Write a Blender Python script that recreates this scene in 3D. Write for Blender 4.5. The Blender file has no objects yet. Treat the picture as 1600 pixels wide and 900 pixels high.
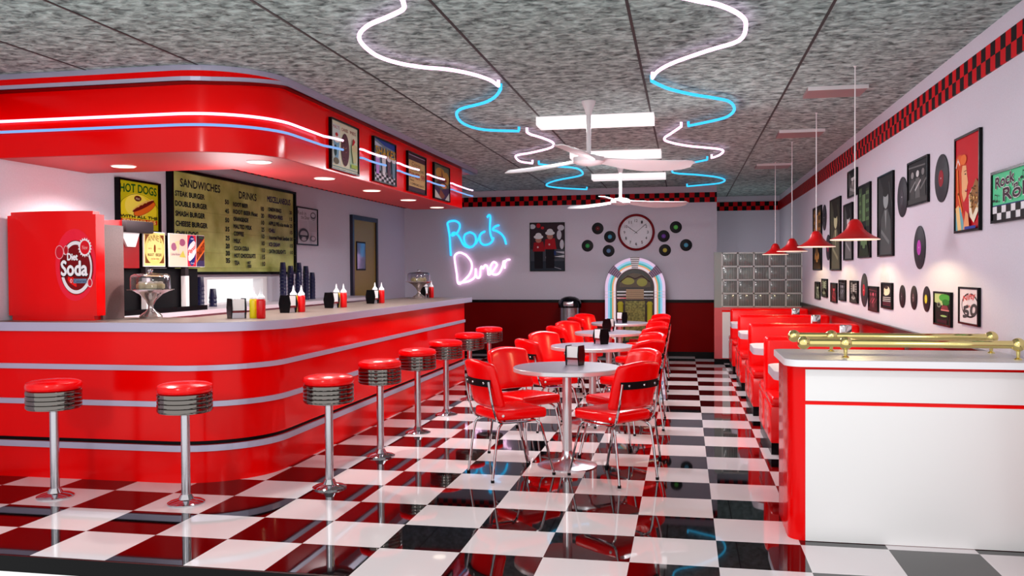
import bpy, bmesh, math, random
from mathutils import Matrix, Vector, Euler
R = math.radians
random.seed(7)
sc = bpy.context.scene
col = sc.collection

# ------------------------------------------------------------------ materials
def lin(c):
    return tuple(((v/255)/12.92 if v/255 <= .04045 else ((v/255+.055)/1.055)**2.4) for v in c)
_m = {}
def mat(name, c, rough=.5, metal=0, spec=.5, coat=0, noise=0, nscale=60, bump=0, em=None, ems=0, trans=0):
    if name in _m: return _m[name]
    m = bpy.data.materials.new(name); m.use_nodes = True
    nt = m.node_tree; b = nt.nodes['Principled BSDF']
    L = lin(c)
    b.inputs['Base Color'].default_value = (*L, 1)
    b.inputs['Roughness'].default_value = rough
    b.inputs['Metallic'].default_value = metal
    b.inputs['Specular IOR Level'].default_value = spec
    b.inputs['Coat Weight'].default_value = coat
    b.inputs['Coat Roughness'].default_value = .04
    b.inputs['Transmission Weight'].default_value = trans
    if em is not None:
        b.inputs['Emission Color'].default_value = (*em, 1); b.inputs['Emission Strength'].default_value = ems
    if noise or bump:
        tc = nt.nodes.new('ShaderNodeTexCoord'); n = nt.nodes.new('ShaderNodeTexNoise')
        n.inputs['Scale'].default_value = nscale; n.inputs['Detail'].default_value = 2
        nt.links.new(tc.outputs['Object'], n.inputs['Vector'])
        if noise:
            r = nt.nodes.new('ShaderNodeMapRange')
            r.inputs['From Min'].default_value = .3; r.inputs['From Max'].default_value = .7
            r.inputs['To Min'].default_value = 1-noise; r.inputs['To Max'].default_value = 1+noise
            nt.links.new(n.outputs['Fac'], r.inputs['Value'])
            mx = nt.nodes.new('ShaderNodeVectorMath'); mx.operation = 'SCALE'
            mx.inputs[0].default_value = L
            nt.links.new(r.outputs['Result'], mx.inputs['Scale']); nt.links.new(mx.outputs['Vector'], b.inputs['Base Color'])
        if bump:
            bp = nt.nodes.new('ShaderNodeBump'); bp.inputs['Strength'].default_value = bump
            bp.inputs['Distance'].default_value = .01
            nt.links.new(n.outputs['Fac'], bp.inputs['Height']); nt.links.new(bp.outputs['Normal'], b.inputs['Normal'])
    _m[name] = m
    return m
def ink(c):                     # flat printed colour
    return mat('ink_%d_%d_%d' % tuple(c), c, .55, spec=.12)
RED = mat('glossy_red', (236, 0, 1), .15, spec=.2)
REDV = mat('red_vinyl', (242, 0, 3), .2, spec=.32)
REDW = mat('wall_red', (118, 0, 1), .35, spec=.06)
REDT = mat('trim_red', (205, 0, 12), .3)
CHROME = mat('chrome', (196, 192, 196), .07, 1)
STEEL = mat('brushed_steel', (205, 203, 210), .22, 1)
LILAC = mat('lilac_metal', (186, 182, 206), .32, .35)
BRASS = mat('polished_brass', (238, 222, 146), .06, 1)
BLACK = mat('gloss_black', (5, 5, 7), .25, spec=.15)
MBLACK = mat('matt_black', (9, 8, 12), .5, spec=.12)
WHITE = mat('white_plastic', (236, 232, 234), .35)
WALL = mat('painted_wall', (210, 204, 217), .7, noise=.03, nscale=90)
WHITEP = mat('white_panel', (240, 240, 240), .6, spec=.2)
GREY = mat('counter_laminate', (116, 102, 96), .35, spec=.25, noise=.12, nscale=120)
TABLETOP = mat('table_laminate', (142, 136, 152), .3, noise=.08, nscale=150)
BOXTOP = mat('speckled_laminate', (186, 182, 188), .35, noise=.12, nscale=160)
SOFF = mat('canopy_underside', (190, 50, 54), .5, spec=.35)
NAVY = mat('navy_plastic', (22, 24, 62), .3)
KET = mat('ketchup_red', (214, 0, 8), .3)
MUS = mat('mustard_yellow', (232, 214, 10), .3)
NOZ = mat('nozzle_white', (232, 232, 238), .35)
SPECK = mat('speckled_panel', (108, 78, 76), .45, noise=.35, nscale=220)
LAMPRED = mat('lamp_red', (196, 4, 8), .3)
CREAM = mat('cream_filling', (214, 196, 140), .6)
GLASS = mat('clear_glass', (235, 235, 240), .03, trans=1)
PINKN = mat('pink_neon', (230, 190, 215), .4, em=(1.0, .58, .86), ems=2.0)
PINKW = mat('pink_white_neon', (230, 200, 215), .4, em=(1.0, .66, .9), ems=1.5)
BLUEN = mat('blue_neon', (20, 120, 170), .4, em=(.03, .46, .80), ems=1.5)
BLUEP = mat('pale_blue_neon', (60, 110, 170), .4, em=(.22, .42, .80), ems=.9)
SIGNB = mat('sign_blue_neon', (20, 120, 170), .4, em=(.03, .52, .95), ems=1.5)
SIGNP = mat('sign_pink_neon', (230, 190, 215), .4, em=(1.0, .62, .88), ems=2.0)
PANEL = mat('lit_panel', (235, 235, 235), .4, em=(1, .97, .98), ems=.78)
DOWNL = mat('downlight_glow', (255, 240, 220), .4, em=(1, .86, .68), ems=1.8)
BULB = mat('bulb_glow', (255, 240, 210), .4, em=(1, .85, .6), ems=6)

def checker_mat(name, c1, c2, size, off=(0, 0), axes='XY', rough=.3, spec=.5):
    m = bpy.data.materials.new(name); m.use_nodes = True; nt = m.node_tree; b = nt.nodes['Principled BSDF']
    g = nt.nodes.new('ShaderNodeNewGeometry'); sp = nt.nodes.new('ShaderNodeSeparateXYZ'); nt.links.new(g.outputs['Position'], sp.inputs[0])
    fl = []
    for a, o in zip(axes, off):
        s = nt.nodes.new('ShaderNodeMath'); s.operation = 'SUBTRACT'; nt.links.new(sp.outputs[a], s.inputs[0]); s.inputs[1].default_value = o
        d = nt.nodes.new('ShaderNodeMath'); d.operation = 'DIVIDE'; nt.links.new(s.outputs[0], d.inputs[0]); d.inputs[1].default_value = size
        f = nt.nodes.new('ShaderNodeMath'); f.operation = 'FLOOR'; nt.links.new(d.outputs[0], f.inputs[0]); fl.append(f)
    ad = nt.nodes.new('ShaderNodeMath'); nt.links.new(fl[0].outputs[0], ad.inputs[0]); nt.links.new(fl[1].outputs[0], ad.inputs[1])
    mo = nt.nodes.new('ShaderNodeMath'); mo.operation = 'FLOORED_MODULO'; nt.links.new(ad.outputs[0], mo.inputs[0]); mo.inputs[1].default_value = 2
    mx = nt.nodes.new('ShaderNodeMix'); mx.data_type = 'RGBA'
    nt.links.new(mo.outputs[0], mx.inputs[0]); mx.inputs[6].default_value = (*lin(c1), 1); mx.inputs[7].default_value = (*lin(c2), 1)
    nt.links.new(mx.outputs[2], b.inputs['Base Color']); b.inputs['Roughness'].default_value = rough
    b.inputs['Specular IOR Level'].default_value = spec
    return m
FLOORM = checker_mat('checker_tiles', (222, 217, 219), (4, 3, 5), .45, (0, 0), 'XY', .03, .6)
STRIPX = checker_mat('checker_strip_x', (196, 0, 16), (8, 4, 6), .0865, (0, 2.698), 'XZ', .5, .12)
STRIPY = checker_mat('checker_strip_y', (206, 0, 16), (8, 4, 6), .0865, (0, 2.698), 'YZ', .5, .12)

def ceiling_mat():
    m = bpy.data.materials.new('stucco_ceiling'); m.use_nodes = True; nt = m.node_tree; b = nt.nodes['Principled BSDF']
    g = nt.nodes.new('ShaderNodeNewGeometry'); mp = nt.nodes.new('ShaderNodeMapping'); mp.inputs['Scale'].default_value = (.75, 1.0, 1)
    nt.links.new(g.outputs['Position'], mp.inputs['Vector'])
    n = nt.nodes.new('ShaderNodeTexNoise'); n.inputs['Scale'].default_value = 17; n.inputs['Detail'].default_value = 3.5; n.inputs['Roughness'].default_value = .6
    n.inputs['Distortion'].default_value = .5
    nt.links.new(mp.outputs[0], n.inputs['Vector'])
    cr = nt.nodes.new('ShaderNodeValToRGB'); e = cr.color_ramp.elements
    e[0].position = .33; e[0].color = (*lin((70, 86, 84)), 1); e[1].position = .66; e[1].color = (*lin((188, 211, 207)), 1)
    nt.links.new(n.outputs['Fac'], cr.inputs[0]); nt.links.new(cr.outputs[0], b.inputs['Base Color'])
    bp = nt.nodes.new('ShaderNodeBump'); bp.inputs['Strength'].default_value = .6; bp.inputs['Distance'].default_value = .02
    nt.links.new(n.outputs['Fac'], bp.inputs['Height']); nt.links.new(bp.outputs[0], b.inputs['Normal'])
    b.inputs['Roughness'].default_value = .85
    return m
CEILM = ceiling_mat()

# ------------------------------------------------------------------ mesh builder
class MB:
    def __init__(s): s.v = []; s.f = []; s.mi = []; s.sm = []; s.mats = []
    def m(s, mt):
        if mt not in s.mats: s.mats.append(mt)
        return s.mats.index(mt)
    def add(s, vs, fs, mt, smooth=False):
        k = len(s.v); s.v += [tuple(v) for v in vs]; i = s.m(mt)
        for f in fs: s.f.append([k+a for a in f]); s.mi.append(i); s.sm.append(smooth)
        return s
    def box(s, x0, x1, y0, y1, z0, z1, mt):
        vs = [(x, y, z) for z in (z0, z1) for y in (y0, y1) for x in (x0, x1)]
        return s.add(vs, [(0, 2, 3, 1), (4, 5, 7, 6), (0, 1, 5, 4), (2, 6, 7, 3), (0, 4, 6, 2), (1, 3, 7, 5)], mt)
    def rbox(s, x0, x1, y0, y1, z0, z1, r, mt, seg=3, M=None, fn=None):
        bm = bmesh.new(); bmesh.ops.create_cube(bm, size=1)
        for v in bm.verts:
            v.co = Vector(((x0+x1)/2+v.co.x*(x1-x0), (y0+y1)/2+v.co.y*(y1-y0), (z0+z1)/2+v.co.z*(z1-z0)))
        if fn:
            bmesh.ops.bevel(bm, geom=bm.edges[:], offset=r, segments=seg, affect='EDGES', profile=.5)
            bmesh.ops.subdivide_edges(bm, edges=[e for e in bm.edges if e.calc_length() > .1], cuts=7, use_grid_fill=True)
            for v in bm.verts: v.co = Vector(fn(v.co))
        else: bmesh.ops.bevel(bm, geom=bm.edges[:], offset=r, segments=seg, affect='EDGES', profile=.5)
        if M: bm.transform(M)
        bm.verts.index_update()
        s.add([v.co[:] for v in bm.verts], [[v.index for v in f.verts] for f in bm.faces], mt, True); bm.free()
        return s
    def lathe(s, prof, c=(0, 0, 0), n=28, mt=None, smooth=True, axis='Z'):
        vs = []; fs = []
        for r, z in prof:
            for i in range(n):
                a = 2*math.pi*i/n; p = (r*math.cos(a), r*math.sin(a), z)
                if axis == 'Y': p = (p[0], p[2], p[1])
                if axis == 'X': p = (p[2], p[0], p[1])
                vs.append((c[0]+p[0], c[1]+p[1], c[2]+p[2]))
        for j in range(len(prof)-1):
            for i in range(n):
                a, b2 = j*n+i, j*n+(i+1) % n
                fs.append((a, b2, b2+n, a+n))
        if prof[0][0] > 1e-5: fs.append(tuple(range(n-1, -1, -1)))
        if prof[-1][0] > 1e-5: fs.append(tuple(range((len(prof)-1)*n, len(prof)*n)))
        return s.add(vs, fs, mt, smooth)
    def tube(s, pts, r, mt, n=10, closed=False, rs=None):
        P = [Vector(p) for p in pts]; N = len(P); vs = []; fs = []; up = None
        for i, p in enumerate(P):
            if closed: t = P[(i+1) % N]-P[i-1]
            else: t = P[min(i+1, N-1)]-P[max(i-1, 0)]
            t.normalize()
            if up is None:
                up = Vector((0, 0, 1)) if abs(t.z) < .9 else Vector((1, 0, 0))
            a = t.cross(up)
            if a.length < 1e-4: a = t.cross(Vector((0, 1, .3)))
            a.normalize(); b2 = a.cross(t); b2.normalize(); up = b2
            rr = rs[i] if rs else r
            for k in range(n):
                an = 2*math.pi*k/n; vs.append(p+a*rr*math.cos(an)+b2*rr*math.sin(an))
        for j in range(N if closed else N-1):
            for k in range(n):
                j2 = (j+1) % N
                fs.append((j*n+k, j*n+(k+1) % n, j2*n+(k+1) % n, j2*n+k))
        if not closed: fs += [tuple(range(n-1, -1, -1)), tuple(range((N-1)*n, N*n))]
        return s.add(vs, fs, mt, True)
    def prism(s, poly, z0, z1, mt, axes='XY', smooth=False):
        n = len(poly)
        def P(a, b2, c):
            return {'XY': (a, b2, c), 'YZ': (c, a, b2), 'XZ': (a, c, b2)}[axes]
        vs = [P(a, b2, z0) for a, b2 in poly]+[P(a, b2, z1) for a, b2 in poly]
        fs = [tuple(range(n))[::-1], tuple(range(n, 2*n))]+[(i, (i+1) % n, n+(i+1) % n, n+i) for i in range(n)]
        s.add(vs, fs[:2], mt, False); k = len(s.v)-2*n; i0 = s.m(mt)
        for f in fs[2:]: s.f.append([k+a for a in f]); s.mi.append(i0); s.sm.append(smooth)
        return s
    def ball(s, c, r, mt, n=16, sc3=(1, 1, 1)):
        prof = [(r*math.sin(math.pi*i/10), -r*math.cos(math.pi*i/10)) for i in range(11)]
        k = len(s.v); s.lathe(prof, (0, 0, 0), n, mt)
        for i in range(k, len(s.v)):
            v = s.v[i]; s.v[i] = (c[0]+v[0]*sc3[0], c[1]+v[1]*sc3[1], c[2]+v[2]*sc3[2])
        return s
    def build(s, name, parent=None, loc=None, fix=True):
        me = bpy.data.meshes.new(name); me.from_pydata(s.v, [], s.f); me.update()
        for m2 in s.mats: me.materials.append(m2)
        me.polygons.foreach_set('material_index', s.mi); me.polygons.foreach_set('use_smooth', s.sm)
        if fix:
            bm = bmesh.new(); bm.from_mesh(me); bmesh.ops.recalc_face_normals(bm, faces=bm.faces); bm.to_mesh(me); bm.free()
        if any(s.sm) and any(not a for a in s.sm) is False:
            try: me.set_sharp_from_angle(angle=R(42))
            except Exception: pass
        elif any(s.sm):
            try: me.set_sharp_from_angle(angle=R(42))
            except Exception: pass
        o = bpy.data.objects.new(name, me); col.objects.link(o)
        if parent: o.parent = parent
        if loc: o.location = loc
        return o

def tag(o, label=None, cat=None, group=None, kind=None):
    if label: o['label'] = label
    if cat: o['category'] = cat
    if group: o['group'] = group
    if kind: o['kind'] = kind
    return o
def thing(name, label, cat, loc=(0, 0, 0), rz=0, group=None, rot=None):
    o = bpy.data.objects.new(name, None); col.objects.link(o); o.empty_display_size = .05
    o.location = loc; o.rotation_euler = rot if rot else (0, 0, rz)
    return tag(o, label, cat, group)
def kids(o): return [c for c in o.children]
def copy_tree(o, parent=None):
    c = o.copy(); col.objects.link(c); c.parent = parent
    for ch in kids(o): copy_tree(ch, c)
    return c
def dup(o, loc, rz=None, label=None, group=None):
    c = copy_tree(o); c.location = loc
    if rz is not None: c.rotation_euler = (0, 0, rz)
    if label: c['label'] = label
    if group: c['group'] = group
    return c
def struct(name, mb):
    o = mb.build(name); o['kind'] = 'structure'; return o

ROT = {'left': Matrix(((0, 0, 1), (1, 0, 0), (0, 1, 0))).to_euler(),      # faces +x
       'right': Matrix(((0, 0, -1), (-1, 0, 0), (0, 1, 0))).to_euler(),   # faces -x
       'back': Matrix(((1, 0, 0), (0, 0, -1), (0, 1, 0))).to_euler()}     # faces -y

# ------------------------------------------------------------------ flat artwork
_tc = {}
def text_geo(t):
    if t in _tc: return _tc[t]
    cu = bpy.data.curves.new('t', 'FONT'); cu.body = t; cu.size = 1; cu.resolution_u = 3
    ob = bpy.data.objects.new('t', cu); col.objects.link(ob)
    bpy.context.view_layer.update()
    dg = bpy.context.evaluated_depsgraph_get(); me = bpy.data.meshes.new_from_object(ob.evaluated_get(dg))
    vs = [(v.co.x, v.co.y) for v in me.vertices]; fs = [list(p.vertices) for p in me.polygons]
    bpy.data.objects.remove(ob); bpy.data.curves.remove(cu); bpy.data.meshes.remove(me)
    xs = [v[0] for v in vs]; ys = [v[1] for v in vs]
    x0, x1, y0, y1 = min(xs), max(xs), min(ys), max(ys)
    _tc[t] = ([((x-x0)/(x1-x0), (y-y0)/(y1-y0)) for x, y in vs], fs); return _tc[t]
class Art:
    """flat layered print; x right, y up, z out, in metres"""
    def __init__(s, z=0): s.b = MB(); s.z = z
    def poly(s, pts, c):
        s.z += .0004; m = c if isinstance(c, bpy.types.Material) else ink(c)
        s.b.add([(x, y, s.z) for x, y in pts], [tuple(range(len(pts)))], m); return s
    def rect(s, x0, x1, y0, y1, c): return s.poly([(x0, y0), (x1, y0), (x1, y1), (x0, y1)], c)
    def ell(s, cx, cy, rx, ry, c, n=28, rot=0):
        ca, sa = math.cos(rot), math.sin(rot)
        return s.poly([(cx+rx*math.cos(a)*ca-ry*math.sin(a)*sa, cy+rx*math.cos(a)*sa+ry*math.sin(a)*ca) for a in [2*math.pi*i/n for i in range(n)]], c)
    def line(s, pts, w, c):
        s.z += .0004; m = ink(c)
        for (x0, y0), (x1, y1) in zip(pts, pts[1:]):
            d = math.hypot(x1-x0, y1-y0) or 1; nx, ny = -(y1-y0)/d*w/2, (x1-x0)/d*w/2; ex, ey = (x1-x0)/d*w*.3, (y1-y0)/d*w*.3
            s.b.add([(x0-nx-ex, y0-ny-ey, s.z), (x1-nx+ex, y1-ny+ey, s.z), (x1+nx+ex, y1+ny+ey, s.z), (x0+nx-ex, y0+ny-ey, s.z)], [(0, 1, 2, 3)], m)
        return s
    def arc(s, cx, cy, rx, ry, a0, a1, w, c, n=20):
        return s.line([(cx+rx*math.cos(R(a0+(a1-a0)*i/n)), cy+ry*math.sin(R(a0+(a1-a0)*i/n))) for i in range(n+1)], w, c)
    def text(s, t, x0, x1, y0, y1, c, skew=0, slant=0, bold=0, arch=0):
        vs, fs = text_geo(t); s.z += .0004; m = ink(c)
        offs = [(0, 0)] if not bold else [(-bold, 0), (bold, 0), (0, bold), (0, -bold)]
        for k, (ox, oy) in enumerate(offs):
            s.z += .00005
            s.b.add([(x0+u*(x1-x0)+v*slant+ox, y0+v*(y1-y0)+u*skew+arch*math.sin(math.pi*u)+oy, s.z) for u, v in vs], fs, m)
        return s
    def build(s, name, parent): return s.b.build(name, parent, fix=False)

def framed(name, label, cat, wall, pos, w, h, art, fr=.016, depth=.018, fcol=BLACK, group=None):
    """picture whose lower left corner (as seen) is pos"""
    t = thing(name, label, cat, pos, rot=ROT[wall], group=group)
    b = MB()
    b.box(0, w, 0, fr, 0, depth, fcol).box(0, w, h-fr, h, 0, depth, fcol).box(0, fr, fr, h-fr, 0, depth, fcol).box(w-fr, w, fr, h-fr, 0, depth, fcol)
    b.box(fr, w-fr, fr, h-fr, .001, depth*.5, MBLACK)
    b.build('frame', t)
    a = Art(depth*.5+.0008); art(a, fr, w-fr, fr, h-fr); a.build('print', t)
    return t

# ------------------------------------------------------------------ room shell
XL, XR, YB, ZC, YF = -3.05, 3.92, 11.224, 2.985, -.45
XJ, YR = 2.63, 13.6
b = MB(); b.box(XL-.1, XR+.1, YF, YR+.1, -.084, 0, FLOORM); fl = struct('floor', b)
b = MB(); b.box(XL-.1, XR+.1, YF-.02, YF-.001, -.086, -.001, BLACK); struct('trim_1', b)
b = MB(); b.box(XL-.1, XR+.1, YF, YR+.1, ZC, ZC+.1, CEILM); struct('ceiling', b)
for i, x in enumerate((-2.187, -1.314, -.227, .72, 1.773, 2.90)):
    b = MB(); b.box(x-.009, x+.009, YF, YR, ZC-.003, ZC+.001, mat('dark_joint', (40, 44, 44), .6)); struct('trim_%d' % (i+2), b)
b = MB()                                             # left wall with the serving hatch
b.box(XL-.1, XL, YF, 4.25, 0, ZC, WALL).box(XL-.1, XL, 5.56, YB+.1, 0, ZC, WALL).box(XL-.1, XL, 4.25, 5.56, 0, 1.165, WALL).box(XL-.1, XL, 4.25, 5.56, 1.44, ZC, WALL)
struct('wall_left', b)
b = MB(); b.box(XL-.1, XJ, YB, YB+.1, .98, ZC, WALL).box(XL-.1, XJ, YB, YB+.1, 0, .98, REDW).box(XJ-.1, XJ, YB+.1, YR+.1, 0, ZC, WALL); struct('wall_back', b)
b = MB(); b.box(XJ, XR, YR, YR+.1, 0, ZC, WALL); struct('wall_recess', b)
b = MB(); b.box(XR, XR+.1, YF, YR+.1, .96, ZC, WALL).box(XR, XR+.1, YF, YR+.1, 0, .96, mat('wall_red_bright', (150, 0, 4), .3)); struct('wall_right', b)
b = MB(); b.box(XL, XJ, YB-.012, YB, 2.698, 2.871, STRIPX); struct('trim_8', b)
b = MB(); b.box(XJ, XR, YR-.012, YR, 2.698, 2.871, STRIPX); struct('trim_9', b)
b = MB(); b.box(XR-.012, XR, YF, YR, 2.698, 2.871, STRIPY); struct('trim_10', b)
b = MB(); b.box(XL, XL+.012, YF, YB, 2.698, 2.871, STRIPY); struct('trim_11', b)
b = MB(); b.box(XL, XJ, YB-.02, YB, .945, .995, BLACK); struct('trim_12', b)
b = MB(); b.box(XR-.03, XR, YF, 10.25, .935, .985, BLACK).box(XR-.04, XR, YF, 10.25, .978, .992, BLACK); struct('trim_13', b)
b = MB(); b.box(XL, XJ, YB-.02, YB, 0, .08, BLACK); struct('baseboard_back', b)
b = MB(); b.box(XR-.02, XR, YF, 10.2, 0, .08, BLACK); struct('baseboard_right', b)
# hatch frame
b = MB()
b.box(XL-.12, XL+.015, 4.19, 4.256, 1.166, 1.436, WHITE).box(XL-.12, XL+.015, 5.554, 5.66, 1.166, 1.436, WHITE).box(XL-.12, XL+.017, 4.185, 5.665, 1.436, 1.46, WHITE).box(XL-.12, XL+.03, 4.18, 5.67, 1.15, 1.168, WHITE)
struct('window_1', b)
# staff door in the left wall
dt = bpy.data.objects.new('door_1', None); col.objects.link(dt); dt['kind'] = 'structure'; dt.location = (XL, 8.48, 0)
FR = mat('door_frame_navy', (24, 22, 44), .35); DY = mat('door_mustard', (150, 122, 18), .4, noise=.05)
b = MB(); b.box(0, .05, 0, .07, 0, 2.41, FR).box(0, .05, 1.09, 1.16, 0, 2.41, FR).box(0, .05, .07, 1.09, 2.34, 2.41, FR); b.build('door_frame', dt)
b = MB(); b.box(.0, .025, .07, 1.09, 0, 2.34, DY); lf = b.build('door_leaf', dt)
b = MB(); b.box(.024, .034, .2, .6, 1.54, 2.0, MBLACK).box(.03, .037, .225, .575, 1.565, 1.975, mat('door_pane', (112, 118, 150), .08, .3)); b.build('vision_pane', lf)
b = MB(); b.box(.025, .03, .96, 1.06, .95, 1.1, STEEL).tube([(.03, 1.03, 1.02), (.07, 1.03, 1.02), (.07, .93, 1.02)], .01, STEEL); b.build('door_handle', lf)

# ------------------------------------------------------------------ glass block partition
t = thing('glass_block_partition', 'red partition topped by glass blocks at the far booth end', 'partition', (2.55, 10.15, 0))
PK = mat('partition_paint', (222, 96, 100), .35); GP = mat('partition_grey', (150, 156, 150), .5)
b = MB(); b.box(.12, 1.37, 0, .12, .07, .86, REDV).box(0, .12, 0, .12, .07, .9, PK).box(.12, 1.37, -.005, .12, .86, .91, PK); b.build('base', t)
b = MB(); b.box(0, 1.37, -.01, .12, 0, .07, BLACK); b.build('plinth', t)
b = MB(); b.box(.125, .25, -.012, 0, .08, .83, WHITEP); b.build('white_panel', t)
b = MB(); b.box(0, .12, 0, .12, .9, 1.80, GP); b.build('post', t)
GB = bpy.data.materials.new('ribbed_glass'); GB.use_nodes = True; nt = GB.node_tree; pb = nt.nodes['Principled BSDF']
wv = nt.nodes.new('ShaderNodeTexWave'); wv.inputs['Scale'].default_value = 12; wv.bands_direction = 'X'
tcn = nt.nodes.new('ShaderNodeTexCoord'); nt.links.new(tcn.outputs['Object'], wv.inputs['Vector'])
crn = nt.nodes.new('ShaderNodeValToRGB'); crn.color_ramp.elements[0].color = (*lin((78, 84, 80)), 1); crn.color_ramp.elements[1].color = (*lin((168, 172, 168)), 1)
nt.links.new(wv.outputs['Fac'], crn.inputs[0]); nt.links.new(crn.outputs[0], pb.inputs['Base Color']); pb.inputs['Roughness'].default_value = .12
pb.inputs['Transmission Weight'].default_value = .25
GROUT = mat('block_grout', (196, 200, 196), .5)
w5 = (1.37-.13)/5; h4 = (1.79-.92)/4
b = MB()
for i in range(6): b.box(.125+i*w5-.012, .125+i*w5+.012, -.004, .12, .91, 1.80, GROUT)
for j in range(5): b.box(.12, 1.37, -.004, .12, .915+j*h4-.012, .915+j*h4+.012, GROUT)
b.build('grout_grid', t)
for i in range(5):
    for j in range(4):
        b = MB(); x0 = .125+i*w5+.012; z0 = .915+j*h4+.012
        b.rbox(x0, x0+w5-.024, 0, .12, z0, z0+h4-.024, .008, GB, 2); b.build('glass_block', t)

# ------------------------------------------------------------------ L-shaped counter
def lpath(xs, yf, r, yend, n=14, x0=XL+.005):
    pts = [(x0, yf)]
    for i in range(n+1):
        a = -math.pi/2+math.pi/2*i/n
        pts.append((xs-r+r*math.cos(a), yf+r+r*math.sin(a)))
    pts.append((xs, yend)); return pts
def lpoly(xs, yf, r, yend, xin, yin, x0=XL+.005): return lpath(xs, yf, r, yend, x0=x0)+[(xin, yend), (xin, yin), (x0, yin)]
def lband(b, xs, yf, r, yend, th, z0, z1, m):
    o = lpath(xs, yf, r, yend); i = lpath(xs-th, yf+th, r-th, yend)
    n = len(o)
    for k in range(n-1):
        b.add([(*o[k], z0), (*o[k+1], z0), (*o[k+1], z1), (*o[k], z1), (*i[k], z0), (*i[k+1], z0), (*i[k+1], z1), (*i[k], z1)],
              [(0, 1, 2, 3), (3, 2, 6, 7), (0, 4, 5, 1), (4, 7, 6, 5)], m)
    e = (n-1)
    b.add([(*o[e], z0), (*i[e], z0), (*i[e], z1), (*o[e], z1)], [(0, 1, 2, 3)], m)
t = thing('diner_counter', 'long red L-shaped diner counter with a rounded corner and grey top', 'counter')
CX, CY, CR = -.93, 1.155, .62
b = MB(); b.prism(lpoly(CX, CY, CR, 7.35, -1.72, 1.83), .30, 1.085, RED, smooth=True); b.build('body', t)
b = MB(); b.prism(lpoly(CX-.025, CY+.025, CR-.02, 7.34, -1.72, 1.83), .27, .302, MBLACK, smooth=True); b.build('shadow_gap', t)
b = MB(); b.prism(lpoly(CX+.0, CY, CR, 7.35, -1.72, 1.83), .0, .27, RED, smooth=True); b.build('plinth', t)
for z0, z1 in ((.806, .844), (.547, .586), (.228, .272)):
    b = MB(); lband(b, CX+.016, CY-.016, CR, 7.35, .017, z0, z1, LILAC); b.build('trim_band', t)
b = MB(); b.prism(lpoly(CX+.10, CY-.03, CR+.05, 7.40, -1.78, 1.86), 1.085, 1.149, LILAC, smooth=True)
ct = b.build('countertop', t)
b = MB(); b.prism(lpoly(CX+.09, CY-.02, CR+.045, 7.39, -1.77, 1.85), 1.149, 1.151, GREY, smooth=True); b.build('laminate_surface', ct)
ZT = 1.151
t = thing('back_counter', 'pale back counter running along the wall under the menu board', 'counter')
PALE = mat('pale_counter', (206, 196, 206), .4)
b = MB(); b.box(XL+.005, -2.5, 1.9, 8.3, 0, 1.11, PALE); b.build('body', t)
b = MB(); b.box(XL+.005, -2.45, 1.88, 8.33, 1.11, 1.149, PALE); b.build('worktop', t)
ZB = 1.1495

# ------------------------------------------------------------------ canopy over the counter
t = thing('counter_canopy', 'red rounded canopy hanging from the ceiling over the counter', 'canopy', (0, 0, 0))
SX, SY, SR, SE = -.95, 1.30, .58, 7.35
b = MB(); b.prism(lpoly(SX, SY, SR, SE, -1.66, 2.34), 2.388, 2.975, RED, smooth=True); b.build('fascia', t)
b = MB(); b.prism(lpoly(SX-.002, SY+.002, SR, SE-.002, -1.66, 2.34), 2.383, 2.388, SOFF, smooth=True); b.build('underside', t)
KX, KY, KR, KE = -.875, 1.17, .62, 7.98
def zl(k, n=17): return 2.872+.048*min(1, max(0, (k-5)/9))**1.3
P_ = lpath(KX, KY, KR, KE); Q_ = lpath(SX-.03, SY+.03, SR-.03, KE)
def strip(b, pts, zlo, zhi, m, back=.02):
    C_ = lpath(KX-back, KY+back, KR-back, KE)
    for k in range(len(pts)-1):
        a_, b2_, c_, d_ = pts[k], pts[k+1], C_[k], C_[k+1]
        b.add([(*a_, zlo(k)), (*b2_, zlo(k+1)), (*b2_, zhi(k+1)), (*a_, zhi(k)), (*c_, zlo(k)), (*d_, zlo(k+1)), (*d_, zhi(k+1)), (*c_, zhi(k))], [(0, 1, 2, 3), (0, 4, 5, 1), (3, 2, 6, 7), (4, 7, 6, 5)], m)
    return b
cn = strip(MB(), lpath(KX-.008, KY+.008, KR, KE), lambda k: zl(k)+.002, lambda k: 2.983, RED).build('cornice', t)
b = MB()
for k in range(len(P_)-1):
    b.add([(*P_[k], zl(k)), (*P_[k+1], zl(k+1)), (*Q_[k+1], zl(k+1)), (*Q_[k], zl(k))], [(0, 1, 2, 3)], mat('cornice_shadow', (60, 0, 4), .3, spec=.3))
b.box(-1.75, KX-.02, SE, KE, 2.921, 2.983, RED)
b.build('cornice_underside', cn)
strip(MB(), P_, lambda k: 2.946, lambda k: 2.984, LILAC).build('cornice_band', cn)
strip(MB(), lpath(KX-.005, KY+.003, KR, KE), lambda k: zl(k), lambda k: zl(k)+.031, LILAC).build('cornice_band', cn)

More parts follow.
